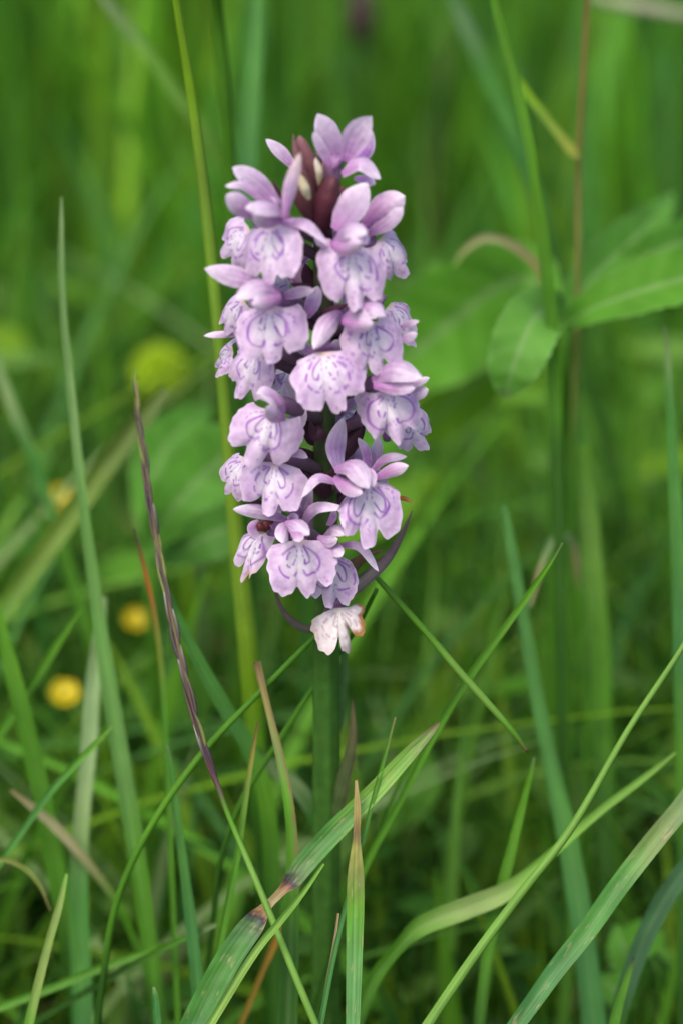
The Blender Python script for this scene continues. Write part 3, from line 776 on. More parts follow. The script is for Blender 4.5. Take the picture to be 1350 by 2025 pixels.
sh = empty('seed_head', Vector((P(712, 40, 0.34).x, P(712, 40, 0.34).y, 0)))
tag(sh, 'dark maroon seed head blurred at the top of the picture', 'seed head')
inv = Matrix.Translation(-sh.location)
a, b = np.array(P(712, -30, 0.34)), np.array(P(715, 90, 0.34))
V, F = tube(catmull([tuple(b), (b[0], b[1], b[2] * 0.5), tuple(sh.location)], 10), 0.0012, 7)
mesh_obj('stem', V, F, M_LEAF, col=np.tile(DG, (len(V), 1)), parent=sh, inv=inv)
cv = catmull([tuple(a), tuple((a + b) / 2), tuple(b)], 12)
V, F = tube(cv, 0.0042 * np.sin(np.linspace(0.25, 3.0, 12)) ** 0.6 * (1 + 0.15 * np.sin(np.arange(12) * 2.4)), 12)
mesh_obj('head', V, F, M_STEM, col=np.tile((0.025, 0.012, 0.011), (len(V), 1)), parent=sh, inv=inv)

# ------------------------------------------------------------------ the orchid
orchid = empty('orchid', Vector((0, 0, 0)))
tag(orchid, 'spotted orchid with a spike of pale lilac flowers in the meadow grass', 'orchid')
I = np.eye(4)
LIL, LILP, LILD = np.array((0.520, 0.355, 0.550)), np.array((0.75, 0.65, 0.76)), np.array((0.44, 0.18, 0.46))
MARK = np.array((0.215, 0.03, 0.36))
SPUR = np.array((0.40, 0.20, 0.42))
BRACT, BRACT_G = np.array((0.062, 0.022, 0.040)), np.array((0.055, 0.075, 0.025))

# stem: green below, flushed purple among the flowers, faintly ridged
zt = PY(625, 300, 0).z
stem_px = [(646, 2040), (645, 1700), (645, 1350), (644, 1100), (641, 850), (640, 650), (638, 450), (628, 300)]
sp_pts = [(0.001, 0, -0.004)] + [tuple(PY(x, y, 0)) for x, y in stem_px]
SP = catmull(sp_pts, 90)
rad = np.interp(SP[:, 2], [0, PY(0, 1500, 0).z, PY(0, 1150, 0).z, PY(0, 450, 0).z, zt], [0.0027, 0.0020, 0.0018, 0.0013, 0.0004])
V, F = tube(SP, rad, 18)
rg = np.tile(1 + 0.07 * np.cos(np.arange(18) * 2 * math.pi / 18 * 6), len(SP))
ctr = np.repeat(SP, 18, 0)
V = ctr + (V - ctr) * rg[:, None]
f = np.clip((V[:, 2] - PY(0, 1300, 0).z) / (zt - PY(0, 1300, 0).z), 0, 1)[:, None]
cst = np.array((0.038, 0.108, 0.015)) * (0.95 + 0.15 * np.tile(np.cos(np.arange(18) * 2.1), len(SP))[:, None]) * (1 - f) + np.array((0.062, 0.050, 0.034)) * f
mesh_obj('stem', V, F, M_STEM, col=cst, parent=orchid)


def stem_at(z):
    return np.array([np.interp(z, SP[:, 2], SP[:, 0]), np.interp(z, SP[:, 2], SP[:, 1]), z])


def petal(name, pts, width, normal, cup=0.25, shape='lance', parent=None, inv=None, mat=None, c0=None, c1=None, seed=0, twist=0.0, n=16, nx=9, tipc=None, label=None, prof=None, ruf=0.06):
    """A petal, sepal or bract: a cupped sheet along the curve through pts (base to tip)."""
    A = catmull(pts, n)
    tt = nrm(np.gradient(A, axis=0)); s = np.linspace(0, 1, n)
    nr = np.broadcast_to(np.asarray(normal, float), A.shape)
    side = nrm(np.cross(tt, nr)); nn = np.cross(side, tt)
    tw = (twist * s)[:, None]
    s2 = side * np.cos(tw) + nn * np.sin(tw); n2 = np.cross(s2, tt)
    if shape == 'lance':
        wv = np.interp(s, [0, .12, .3, .5, .7, .85, .95, 1], [.42, .62, .9, 1, .92, .66, .34, .06])
    elif shape == 'blunt':
        wv = np.interp(s, [0, .12, .3, .5, .7, .85, .95, 1], [.38, .55, .82, 1, .92, .64, .31, .04])
    elif shape == 'bract':
        wv = np.interp(s, [0, .1, .25, .5, .75, 1], [.7, .95, 1, .75, .4, .04])
    else:
        wv = np.interp(s, [0, .2, .4, .6, .8, .93, 1], [.6, .8, .95, 1, .9, .6, .15])
    x = np.linspace(-1, 1, nx)
    wv = wv * width * 0.47 * (1 + 0.05 * np.sin(9 * s + seed) * s)
    V = A[:, None] + s2[:, None] * (wv[:, None] * x)[..., None] + n2[:, None] * (wv[:, None] * (cup * (0.5 - x ** 2)[None] + ruf * np.sin(5 * s + seed)[:, None] * x[None]))[..., None]
    c0 = LILD if c0 is None else np.asarray(c0); c1 = LIL if c1 is None else np.asarray(c1)
    f = np.clip(s * 2.0, 0, 1)[:, None, None]
    c = c0 * (1 - f) + c1 * f
    c = np.repeat(c, nx, 1) if c.shape[1] == 1 else c
    vein = 0.88 + 0.12 * np.cos(x * 12 + seed)[None, :, None]
    ed = (np.clip(np.abs(x) - 0.6, 0, 1) * 0.7)[None, :, None] + (np.clip(s - 0.50, 0, 1) * 1.5)[:, None, None]
    ed = np.clip(ed, 0, 0.75)
    tipc = LILP if tipc is None else np.asarray(tipc)
    c = c * vein * (1 - ed) + tipc * ed
    blo = wob(s[:, None] * 4, x[None] * 2.5, 0, seed + 11)[..., None]
    c = c * (1 + 0.08 * blo)
    o = mesh_obj(name, V.reshape(-1, 3), grid_faces(nx, n), mat or M_PETAL, col=np.clip(c, 0.003, 0.95).reshape(-1, 3), parent=parent, inv=inv)
    if label: o['label'] = label
    return o


def lip(L, W, seed, narrow=1.0, style=0):
    """The three lobed, loop marked lip in flower space: throat at the origin, x right, -y outward, z up."""
    r = np.random.default_rng(seed)
    nu, nv = 91, 47
    u = np.linspace(-1, 1, nu)[None]; v = np.linspace(0, 1, nv)[:, None]
    au = np.abs(u[0])
    Rr = np.zeros(nu)
    for sg in (-1, 1):
        dn = r.uniform(-0.05, 0.05, 8)
        sin_ = r.uniform(0.62, 0.80)
        mid = r.uniform(0.93, 1.05)
        side = r.uniform(0.92, 1.0)
        key = [0, .09, .145, .19, .24, .31, .42, .55, .68, .80, .90, 1.0]
        if style == 1:
            key = [0, .06, .10, .15, .27, .33, .42, .55, .68, .80, .90, 1.0]
            sin_ *= 0.55; side *= 0.82 if sg > 0 else 1.02
        val = [mid, mid * .98, mid * .91, sin_, .88 * side + dn[0], .98 * side + dn[1], 1.02 * side, .97 * side + dn[2] * .5, .88 * side + dn[3] * .6, .76 + dn[4] * 1.4, .62 + dn[5] * 1.4, .46 + dn[6]]
        m = (u[0] * sg >= 0)
        Rr[m] = np.interp(au[m], key, val)
    k = np.array([1, 2, 3, 2, 1.0]); k /= k.sum()
    Rr = np.convolve(np.pad(Rr, 2, mode='edge'), k, mode='valid')
    for q in (6.5, 11.0, 17.0):
        Rr = Rr + (1.7 if style == 1 else 1.0) * r.uniform(0.005, 0.015) * np.sin(q * math.pi * u[0] + r.uniform(0, 6.28))
    ph = u * R(80) + r.uniform(-.10, .10) + r.uniform(-.18, .18) * (1 - u ** 2) + r.uniform(-.08, .08) * np.sin(3.1 * u)
    s = (v ** 0.9) * Rr[None]
    a = s * np.sin(ph) * (W / L) / 1.36 + 0.10 * u * (1 - v)
    b = s * np.cos(ph)
    # centre line: out from the throat, then down
    bb = np.linspace(0, 1.25, 60)
    al = np.interp(bb, [0, 0.15, 0.4, 0.8, 1.25], [R(30), R(48), R(66), R(78), R(88)])
    yo = np.concatenate([[0], np.cumsum(np.cos(al[:-1]) * np.diff(bb))])
    zo = np.concatenate([[0], np.cumsum(np.sin(al[:-1]) * np.diff(bb))])
    out, dn_ = np.interp(b, bb, yo), np.interp(b, bb, zo)
    kc = r.uniform(0.25, 0.55)
    out = out + r.uniform(0.05, 0.11) * np.exp(-((np.abs(u) - 0.5) / 0.22) ** 2) * v * np.where(u > 0, r.uniform(.6, 1.3), r.uniform(.6, 1.3))
    p1, p2 = r.uniform(0, 6.28, 2)
    out = out - kc * a ** 2 - 0.05 * np.exp(-((np.abs(u) - 0.17) / 0.05) ** 2) * v ** 2 + 0.03 * np.exp(-(u / 0.1) ** 2) * v
    out = out + r.uniform(.02, .075) * np.sin(r.uniform(5, 9) * u + p1) * v ** 2 + r.uniform(.015, .04) * np.sin(r.uniform(13, 22) * u + p2) * v ** 4 + r.uniform(-0.30, 0.08) * v ** 3 * np.abs(u) + r.uniform(-.22, .22) * v ** 2 * u
    V = np.stack([a * L * narrow, -out * L, -dn_ * L], -1)
    # pigment
    c = np.zeros((nv, nu, 3)) + LIL
    pale = np.exp(-((a / 0.30) ** 2) - ((b - 0.36) / 0.36) ** 2)[..., None] * 0.80
    rim = np.clip(v - 0.86, 0, 1)[..., None] * 3.0 * np.ones_like(a)[..., None]
    n1_ = wob(a * 7, b * 7, 0, seed + 2)[..., None]
    n2_ = wob(a * 22, b * 22, 0, seed + 3)[..., None]
    c = c * (1 - 0.16 * np.clip(n1_ + 0.5 * n2_, -0.6, 1) * np.array((1, 1.5, 0.7)))
    c = c * (1 - pale) + np.array((0.73, 0.68, 0.74)) * pale
    rim = np.clip(rim, 0, 0.4)
    c = c * (1 - rim) + LILP * rim
    thr = np.exp(-(b / 0.07) ** 2 - (a / 0.12) ** 2)[..., None] * 0.7
    c = c * (1 - thr) + np.array((0.55, 0.42, 0.16)) * thr
    mask = np.zeros_like(a)

    def stroke(pts, wd, breaks, strength):
        nonlocal mask
        q = catmull(pts, 60)
        d = np.full(a.shape, 9.0); ti = np.zeros(a.shape)
        for i_, (qa, qb) in enumerate(q):
            e = np.hypot(a - qa, b - qb)
            nearer = e < d
            d = np.where(nearer, e, d); ti = np.where(nearer, i_ / 60, ti)
        br = np.sin(ti * breaks * 6.283 + r.uniform(0, 6.28)) > -0.55 if breaks else np.ones(a.shape, bool)
        ww = wd * (0.75 + 0.5 * (0.5 + 0.5 * np.sin(ti * 11 + seed)))
        wet = 0.86 + 0.14 * np.sin(ti * r.uniform(5, 14) + r.uniform(0, 6.28))
        m = (np.clip(1.35 - d / ww, 0, 1)) * strength * br * wet
        mask = np.maximum(mask, m)

    j = lambda: r.normal(0, 0.018)
    bs = 0.75 + 0.1 * r.random()
    for sg in (-1, 1):
        j1, j2, j3 = r.normal(0, 0.045, 3)
        stroke([(sg * (.10 + j()), .10), (sg * (.27 + j1), .26), (sg * (.33 + j1), .44 + j2), (sg * (.25 + j1), .58 + j2), (sg * (.12 + j()), .63 + j2), (sg * .06, .55 + j2)], .023, r.choice([0, 0, 2, 3, 5]), 1.0)
        stroke([(sg * (.07 + j()), .12), (sg * (.17 + j3), .26), (sg * (.19 + j3), .40 + j3), (sg * (.12 + j3), .44 + j3), (sg * (.08 + j()), .34)], .019, r.choice([0, 0, 3, 4]), 1.0)
        stroke([(sg * .035, .14), (sg * (.05 + j()), .30)], .016, 2, 0.7)
        if r.random() < 0.55: stroke([(sg * (.16 + j()), .08), (sg * (.34 + j()), .20 + j()), (sg * (.42 + j()), .32 + j())], .018, 4, 0.7)
        for _ in range(int(r.integers(2, 8))):
            qa, qb = sg * r.uniform(.10, .50), r.uniform(.35, .92)
            d = np.hypot(a - qa, (b - qb) * r.uniform(0.6, 1.0))
            mask = np.maximum(mask, np.clip(1.4 - d / r.uniform(.014, .026), 0, 1) * r.uniform(0.25, 0.65))
    for _ in range(3):
        qa, qb = r.uniform(-.06, .06), r.uniform(.5, .9)
        mask = np.maximum(mask, np.clip(1.4 - np.hypot(a - qa, b - qb) / .022, 0, 1) * 0.5)
    mask = (mask * 0.92)[..., None]
    c = c * (1 - mask) + MARK * mask
    if style == 1:      # withered: cream with browned lobe ends
        c = c * 0.35 + np.array((0.72, 0.66, 0.60)) * 0.65
        c = c * (1 - mask * 0.5) + np.array((0.35, 0.2, 0.2)) * mask * 0.5
        br = np.clip((v - 0.74 + 0.14 * wob(u * 9, v * 3, 0, seed)) * 6, 0, 1)[..., None] * np.clip(np.abs(u + 0.1) * 3 - 0.05, 0.0, 1)[..., None] * (0.25 + 0.75 * (u > -0.12))[..., None]
        c = c * (1 - br) + np.array((0.36, 0.17, 0.05)) * br
        V[..., 1] += L * 0.10 * np.sin(9 * u + 1) * v ** 3
    if style == 2:
        br = np.clip((v - 0.80) * 6, 0, 1)[..., None] * np.exp(-((u - 0.3) / 0.2) ** 2)[..., None]
        c = c * (1 - br) + np.array((0.50, 0.28, 0.08)) * br
    return V.reshape(-1, 3), grid_faces(nu, nv), np.clip(c, 0.003, 0.95).reshape(-1, 3)


def flower(px, py, yaw, L_px, W_px, roll=0.0, fwd=0.008, seed=1, sepals=(), hood=1.0, style=0, wings=True, pitch=0.0, label=None, do_lip=True, hood_tilt=0.0, world=None, dark=False):
    """One flower: ovary with spur (its own mesh), lip, hood petals and sepals."""
    ya = R(yaw)
    if world is None:
        T = PY(px, py, -fwd)
    else:
        T = Vector(world)
    M = Matrix.Translation(T) @ Matrix.Rotation(ya, 4, 'Z') @ Matrix.Rotation(R(-roll), 4, 'Y') @ Matrix.Rotation(R(pitch), 4, 'X')
    Mi = M.inverted()
    r = np.random.default_rng(seed + 900)
    mm = 0.001
    # ovary and spur
    st = stem_at(T.z - 0.006)
    d = Vector((math.sin(ya), -math.cos(ya), 0))
    back = np.array(M @ Vector((0, 1.6 * mm, 0.3 * mm)))
    midp = (st + back) / 2 + np.array((0, 0, 0.0006)) + np.array(d) * 0.001
    cv = catmull([tuple(st), tuple(midp), tuple(back), tuple(np.array(M @ Vector((0, 0.4 * mm, 0))))], 14)
    V1, F1 = tube(cv, np.interp(np.linspace(0, 1, 14), [0, .5, .85, 1], [0.0007, 0.0011, 0.0010, 0.0013]), 10)
    s0 = M @ Vector((0, 1.0 * mm, -0.4 * mm)); s1 = M @ Vector((0, 2.8 * mm, -2.6 * mm)); s2 = M @ Vector((0.3 * mm, 3.4 * mm, -6.2 * mm))
    cv2 = catmull([tuple(s0), tuple(s1), tuple(s2)], 10)
    V2, F2 = tube(cv2, np.linspace(0.0011, 0.0006, 10), 9)
    # throat: a short open collar with a brownish pollen column
    k0 = M @ Vector((0, 0.8 * mm, 0.9 * mm)); k1 = M @ Vector((0, -0.9 * mm, 0.5 * mm)); k2 = M @ Vector((0, -1.2 * mm, 1.3 * mm))
    V3, F3 = tube(catmull([tuple(k0), tuple(k1), tuple(k2)], 6), [0.0007, 0.0008, 0.0008, 0.0007, 0.0006, 0.0002], 8)
    if not (hood or dark):
        V3 = V3[:0]; F3 = []
    VV = np.vstack([V1, V2, V3])
    FF = list(F1) + [tuple(i + len(V1) for i in f_) for f_ in F2] + [tuple(i + len(V1) + len(V2) for i in f_) for f_ in F3]
    c1 = np.repeat(np.linspace(0, 1, 14), 10)[:, None]
    C = np.vstack([np.array((0.07, 0.045, 0.045)) * (1 - c1) + SPUR * c1, np.tile(SPUR, (len(V2), 1)), np.tile((0.16, 0.03, 0.03) if dark else (0.48, 0.30, 0.22), (len(V3), 1))])
    fl = mesh_obj('flower', VV, FF, M_PETAL, col=C, inv=Mi)
    fl.matrix_world = M
    fl.parent = orchid
    if label: fl['label'] = label
    if do_lip:
        L, W = L_px * S, W_px * S
        V, F, C = lip(L, W, seed, style=style)
        V = V + np.array((0, -0.6 * mm, -0.2 * mm))
        mesh_obj('lip', V, F, M_PETAL, col=C, parent=fl)
    if hood:
        h = hood * mm * 0.88
        q = r.normal(0, 0.2, (6, 3))
        nf, na = 15, 17
        f = np.linspace(0, 1, nf)
        yc = np.interp(f, [0, .3, .7, 1], [1.6, 0.4, -2.4 + q[0, 0], -4.6 + q[0, 1]]) * h
        zc = np.interp(f, [0, .25, .5, .8, 1], [0.2, 1.1, 1.5, 1.2, 0.5]) * h
        hy = r.uniform(-0.35, 0.35); sz = r.uniform(0.85, 1.2, 2)
        rr_ = np.interp(f, [0, .15, .4, .65, .85, .95, 1], [.55, .85, 1, .88, .60, .34, .04]) * h * (1.72 + q[1, 0] * .4)
        for sg in (-1, 1):
            th = np.linspace(-0.12, R(118), na) if sg > 0 else np.linspace(-0.05, R(122), na)
            bul = (1 + 0.30 * np.clip(th - 1.25, 0, 1)[None] * (0.5 + np.sin(f * 7 + sg + seed)[:, None] * 0.6)) * (sz[0] if sg > 0 else sz[1])
            X = sg * rr_[:, None] * np.sin(th)[None] * 1.18 * bul
            Z = zc[:, None] + rr_[:, None] * (np.cos(th)[None] * 0.95 + 0.28 * np.exp(-(th / .22) ** 2)[None] - (0.16 if sg > 0 else 0.0))
            Yv = yc[:, None] - 0.35 * h * np.sin(th)[None] * f[:, None] + (0.12 * h if sg > 0 else 0)
            Yv = Yv + 0 * X
            X = X + hy * (-(Yv - 1.2 * h))
            V = np.stack([X, Yv, Z], -1)
            lo = np.clip((th - 0.75) / 0.9, 0, 1)[None, :, None] * np.clip(1.3 - f, 0, 1)[:, None, None]
            hi = np.clip(f * 1.4 - 0.35, 0, 1)[:, None, None] * np.clip(1.1 - th, 0, 1)[None, :, None]
            c = LIL * (1 - 0.75 * lo) + np.array((0.42, 0.13, 0.45)) * 0.75 * lo
            c = c * (1 - 0.8 * hi) + LILP * 0.8 * hi
            c = c * (1 + 0.06 * wob(f[:, None] * 5, th[None] * 4, 0, seed + 70)[..., None]) * (0.95 + 0.05 * np.cos(th * 16))[None, :, None]
            mesh_obj('hood_petal', V.reshape(-1, 3), grid_faces(na, nf), M_PETAL, col=np.clip(c, 0, .95).reshape(-1, 3), parent=fl)
        pts = [(0, 1.5 * h, 0.4 * h), (0.2 * h, 1.3 * h, 3.0 * h), (q[3, 0] * 2 * h, 0.4 * h, 4.6 * h + q[3, 1] * h)]
        petal('sepal', pts, 3.0 * h, (0, -0.9, 0.3), cup=0.5, shape='blunt', parent=fl, seed=seed + 5)
    if wings:
        for sg in (-1, 1):
            if wings == 'L' and sg > 0 or wings == 'R' and sg < 0: continue
            q = r.normal(0, 0.5, (3, 3))
            pts = [(sg * 1.0 * mm, 1.5 * mm, 0.4 * mm), (sg * 3.6 * mm + q[0, 0] * mm, 2.2 * mm, (2.6 + q[0, 2]) * mm), (sg * (6.0 + q[1, 0]) * mm, (2.0 + q[1, 1]) * mm, (4.4 + q[1, 2]) * mm)]
            petal('sepal', pts, 2.8 * mm, (0.1 * sg, -0.8, 0.5), cup=0.35, parent=fl, seed=seed + 20 + sg)
    for s_i, sp_ in enumerate(sepals):
        pts, wd = sp_[0], sp_[1]
        df = sp_[2] if len(sp_) > 2 else (0.0, -0.001)
        opt = sp_[3] if len(sp_) > 3 else {}
        n_ = len(pts)
        W3 = [tuple(PY(x, y, -fwd + df[0] + (df[1] - df[0]) * i_ / (n_ - 1))) for i_, (x, y) in enumerate(pts)]
        up_n = opt.pop('nor', (0.0, -0.85, 0.5))
        nm = opt.pop('nm', 'sepal')
        petal(nm, W3, wd * S, up_n, parent=fl, inv=Mi, seed=seed * 7 + s_i, **opt)
    return fl


PINK = dict(c0=(0.40, 0.135, 0.41), c1=(0.48, 0.27, 0.48))
B = lambda **k: dict(shape='blunt', **k)
# -- top of the spike
flower(676, 328, 60, 60, 60, roll=10, fwd=0.001, seed=11, do_lip=False, hood=0, wings=False, sepals=[
    ([(668, 330), (652, 275), (628, 225)], 50, (0.002, 0.001), B(cup=.2)),
    ([(682, 320), (703, 272), (734, 230)], 54, (-0.001, -0.003), B(cup=-.35)),
    ([(690, 322), (722, 300), (735, 258)], 30, (0.003, 0.003), B(c0=(0.36, .13, .47), c1=(.38, .17, .5))),
    ([(676, 345), (712, 322), (752, 354)], 40, (-0.002, -0.003), B(nor=(0, -.5, .8))),
    ([(655, 328), (637, 295), (619, 262)], 22, (-0.003, -0.004), {}),
    ([(700, 352), (722, 356), (742, 364)], 22, (0.001, 0.0), B(c0=(.45, .2, .58), c1=(.48, .26, .6), nm='lip')),
])
V, F = tube(catmull([tuple(PY(648, 318, 0.001)), tuple(PY(644, 350, 0.0)), tuple(PY(630, 392, 0.0))], 10), [0.0009] * 5 + [0.0007] * 5, 9)
mesh_obj('ovary', V, F, M_PETAL, col=np.tile((0.42, 0.19, 0.52), (len(V), 1)), parent=orchid)
flower(585, 345, -50, 60, 60, fwd=-0.004, seed=12, do_lip=False, hood=0, wings=False, sepals=[
    ([(588, 338), (560, 305), (526, 275)], 27, (0.0, 0.0), B())])
flower(537, 440, -14, 118, 118, roll=9, fwd=0.009, seed=13, hood=0, wings=False, sepals=[
    ([(562, 424), (532, 408), (486, 412)], 50, (-0.002, -0.007), B(cup=.6, nm='hood_petal', nor=(-0.1, -0.5, 0.8))),
    ([(560, 436), (528, 436), (500, 424)], 34, (-0.003, -0.007), B(cup=.6, nm='hood_petal', nor=(0.2, -0.85, 0.3), **PINK)),
    ([(556, 412), (548, 398), (536, 390)], 22, (-0.001, -0.003), B(cup=.6, nm='hood_petal', nor=(-0.1, -0.5, 0.8))),
    ([(552, 405), (508, 360), (460, 331)], 42, (0.003, 0.002), B(cup=.2)),
    ([(522, 400), (482, 368), (446, 368)], 17, (0.000, -0.001), {}),
    ([(512, 430), (480, 408), (447, 386)], 44, (-0.001, -0.004), B(cup=.5, **PINK)),
    ([(556, 440), (605, 444), (652, 486)], 26, (-0.001, -0.003), B(twist=.8)),
    ([(563, 432), (574, 370), (594, 302)], 28, (-0.004, -0.004), B(cup=.5, tipc=(.72, .58, .5))),
])
flower(503, 450, -62, 92, 92, roll=-26, fwd=0.004, seed=14, hood=0, wings=False)
flower(692, 480, 10, 122, 122, roll=-2, fwd=0.010, seed=15, hood=0, wings=False, sepals=[
    ([(660, 478), (688, 452), (724, 462)], 48, (-0.002, -0.006), B(cup=.6, nm='hood_petal', nor=(-0.1, -0.5, 0.8))),
    ([(655, 484), (684, 490), (716, 478)], 36, (-0.003, -0.007), B(cup=.6, nm='hood_petal', nor=(0.2, -0.85, 0.3), **PINK)),
    ([(700, 462), (716, 466), (722, 484)], 24, (-0.002, -0.005), B(cup=.6, nm='hood_petal', nor=(0.2, -0.85, 0.3))),
    ([(664, 456), (690, 415), (726, 362)], 62, (0.002, 0.003), B(cup=.2)),
    ([(655, 478), (640, 480), (622, 472)], 20, (0, 0), {}),
])
flower(742, 468, 58, 95, 100, roll=18, fwd=0.003, seed=16, hood=0, wings=False, sepals=[
    ([(722, 448), (757, 412), (800, 388)], 62, (0, -0.001), B(cup=.55, **PINK)),
    ([(728, 462), (765, 440), (797, 410)], 34, (-0.001, -0.002), B(cup=.3)),
])
# -- second tier
flower(537, 600, -8, 118, 134, roll=2, fwd=0.010, seed=17, hood=0, wings=False, sepals=[
    ([(554, 580), (514, 564), (466, 590)], 50, (-0.002, -0.006), B(cup=.6, nm='hood_petal', nor=(-0.1, -0.5, 0.8))),
    ([(556, 590), (530, 598), (498, 602)], 36, (-0.003, -0.007), B(cup=.6, nm='hood_petal', nor=(0.2, -0.85, 0.3), **PINK)),
    ([(552, 572), (540, 560), (526, 556)], 22, (-0.001, -0.003), B(cup=.6, nm='hood_petal', nor=(-0.1, -0.5, 0.8))),
    ([(522, 562), (470, 548), (405, 531)], 44, (0.001, 0.0), B(cup=.3)),
    ([(556, 588), (590, 578), (622, 574)], 24, (0.002, 0.001), {}),
    ([(606, 628), (620, 595), (629, 566)], 32, (0.004, 0.005), {'c1': (.43, .28, .56)}),
])
flower(492, 592, -62, 88, 92, roll=-18, fwd=0.004, seed=18, hood=0, wings=False, sepals=[
    ([(478, 662), (440, 661), (404, 664)], 15, (0, 0), {'nm': 'petal'})])
flower(640, 690, 0, 122, 144, roll=4, fwd=0.011, seed=119, hood=0, wings=False, sepals=[
    ([(672, 616), (648, 640), (620, 690)], 42, (0.003, -0.002), B(cup=.6, nm='hood_petal')),
    ([(650, 700), (662, 690), (668, 671)], 28, (0.004, 0.005), {'c1': (.42, .26, .55)}),
    ([(625, 700), (606, 690), (592, 668)], 20, (0.004, 0.005), {'c1': (.42, .26, .55)}),
])
flower(727, 633, 20, 104, 118, roll=4, fwd=0.009, seed=20, hood=0, wings=False, sepals=[
    ([(678, 626), (712, 610), (752, 624)], 46, (-0.002, -0.006), B(cup=.6, nm='hood_petal', nor=(-0.1, -0.5, 0.8))),
    ([(676, 634), (706, 642), (738, 640)], 32, (-0.003, -0.007), B(cup=.6, nm='hood_petal', nor=(0.2, -0.85, 0.3), **PINK)),
    ([(700, 618), (735, 606), (760, 625)], 36, (-0.004, -0.006), B(cup=.5, nor=(0, -.5, .85))),
    ([(785, 650), (808, 640), (828, 635)], 14, (0.002, 0.0), B(cup=.2)),
    ([(785, 672), (806, 668), (824, 658)], 20, (0.001, 0.0), B(cup=.3)),
])
flower(760, 600, 65, 95, 90, roll=10, fwd=0.003, seed=42, hood=0, wings=False)
flower(516, 690, -30, 100, 100, roll=-8, fwd=0.006, seed=21, hood=0, wings=False)
flower(470, 690, -80, 70, 70, roll=-30, fwd=0.002, seed=41, hood=0, wings=False)
flower(760, 765, 18, 110, 112, roll=4, fwd=0.009, seed=22, hood=0, wings=False, sepals=[
    ([(736, 748), (780, 728), (834, 748)], 58, (-0.002, -0.005), B(cup=.6, nor=(0, -.5, .85), nm='hood_petal')),
    ([(738, 762), (780, 765), (820, 768)], 34, (-0.003, -0.005), B(cup=.4, nm='hood_petal', **PINK)),
    ([(795, 765), (822, 757), (848, 747)], 18, (0, 0), {}),
    ([(792, 785), (822, 778), (846, 770)], 30, (0.001, 0), B()),
    ([(730, 790), (716, 785), (706, 768)], 20, (0, 0), {}),
])
flower(788, 808, 48, 96, 84, roll=12, fwd=0.004, seed=23, hood=0, wings=False)
flower(548, 810, -16, 116, 128, roll=-20, fwd=0.010, seed=24, hood=0, wings=False, sepals=[
    ([(562, 822), (546, 786), (512, 776)], 54, (-0.002, -0.006), B(cup=.6, nm='hood_petal', nor=(-0.1, -0.5, 0.8))),
    ([(564, 828), (546, 822), (526, 806)], 34, (-0.003, -0.008), B(cup=.6, nm='hood_petal', nor=(0.2, -0.85, 0.3), **PINK)),
    ([(562, 876), (580, 842), (606, 812)], 38, (0.003, 0.004), B(c1=(.45, .30, .58))),
    ([(556, 800), (530, 780), (508, 778)], 30, (-0.005, -0.006), B(cup=.5)),
])
# -- lower tiers
flower(546, 908, -4, 108, 132, roll=-3, fwd=0.009, seed=25, hood=0, wings=False, sepals=[
    ([(556, 900), (585, 895), (609, 905)], 20, (0.001, 0), B(**PINK)),
    ([(552, 985), (551, 1005), (552, 1020)], 15, (0.005, 0.005), B())])
flower(495, 905, -60, 92, 88, roll=-14, fwd=0.004, seed=26, hood=0, wings=False)
flower(725, 948, 10, 124, 122, roll=-1, fwd=0.010, seed=27, hood=0, wings=False, sepals=[
    ([(664, 926), (698, 922), (729, 966)], 48, (-0.002, -0.0065), B(cup=.6, nm='hood_petal', nor=(-.2, -.5, .8))),
    ([(662, 942), (686, 962), (716, 976)], 34, (-0.002, -0.006), B(cup=.5, nm='hood_petal', nor=(.4, -.8, .2), **PINK)),
    ([(706, 940), (728, 938), (738, 962)], 28, (-0.001, -0.005), B(cup=.4, nm='hood_petal')),
    ([(672, 934), (664, 885), (679, 826)], 42, (0.002, 0.004), B(c0=(.5, .36, .6), c1=(.42, .25, .52), twist=-.4)),
    ([(726, 938), (724, 896), (708, 866)], 20, (0.003, 0.003), {'c1': (.4, .2, .5)}),
    ([(742, 930), (745, 895), (748, 862)], 24, (0.004, 0.004), B(c1=(.45, .33, .55))),
    ([(732, 936), (762, 907), (804, 903)], 20, (0.001, 0), B(**PINK)),
    ([(742, 945), (775, 930), (807, 921)], 28, (-0.001, -0.002), B(cup=.4, **PINK)),
    ([(670, 956), (628, 946), (596, 984)], 22, (-0.002, -0.004), B(twist=-.5)),
    ([(772, 992), (795, 985), (816, 994)], 10, (0.002, 0), {'c0': OR, 'c1': OR, 'tipc': BR, 'label': 'dried orange brown sepal'}),
])
flower(592, 1062, 0, 116, 142, roll=2, fwd=0.010, seed=131, hood=0, wings=False, sepals=[
    ([(572, 1036), (562, 1052), (558, 1074)], 38, (-0.002, -0.006), B(cup=.6, nm='hood_petal', nor=(.3, -.8, .3))),
    ([(566, 1032), (586, 1036), (612, 1058)], 34, (-0.003, -0.006), B(cup=.6, nm='hood_petal', nor=(-.1, -.5, .8))),
    ([(572, 1042), (588, 1058), (592, 1072)], 24, (-0.004, -0.008), B(cup=.4, nm='hood_petal', **PINK)),
    ([(574, 1040), (580, 1026), (590, 1022)], 22, (-0.001, -0.002), {'c1': (.40, .17, .43)}),
    ([(568, 1028), (515, 1012), (461, 1007)], 30, (0.001, -0.002), B(cup=.4)),
    ([(596, 1042), (624, 1005), (682, 1004)], 26, (0, -0.003), B(twist=.5)),
])
flower(528, 1046, -55, 108, 66, roll=0, fwd=0.005, seed=29, hood=0, wings=False, style=2, dark=True, label='half closed flower with a dark throat and browned lip', sepals=[
    ([(512, 1030), (500, 1045), (520, 1072)], 24, (0, -0.001), B(c1=(.42, .22, .46)))])
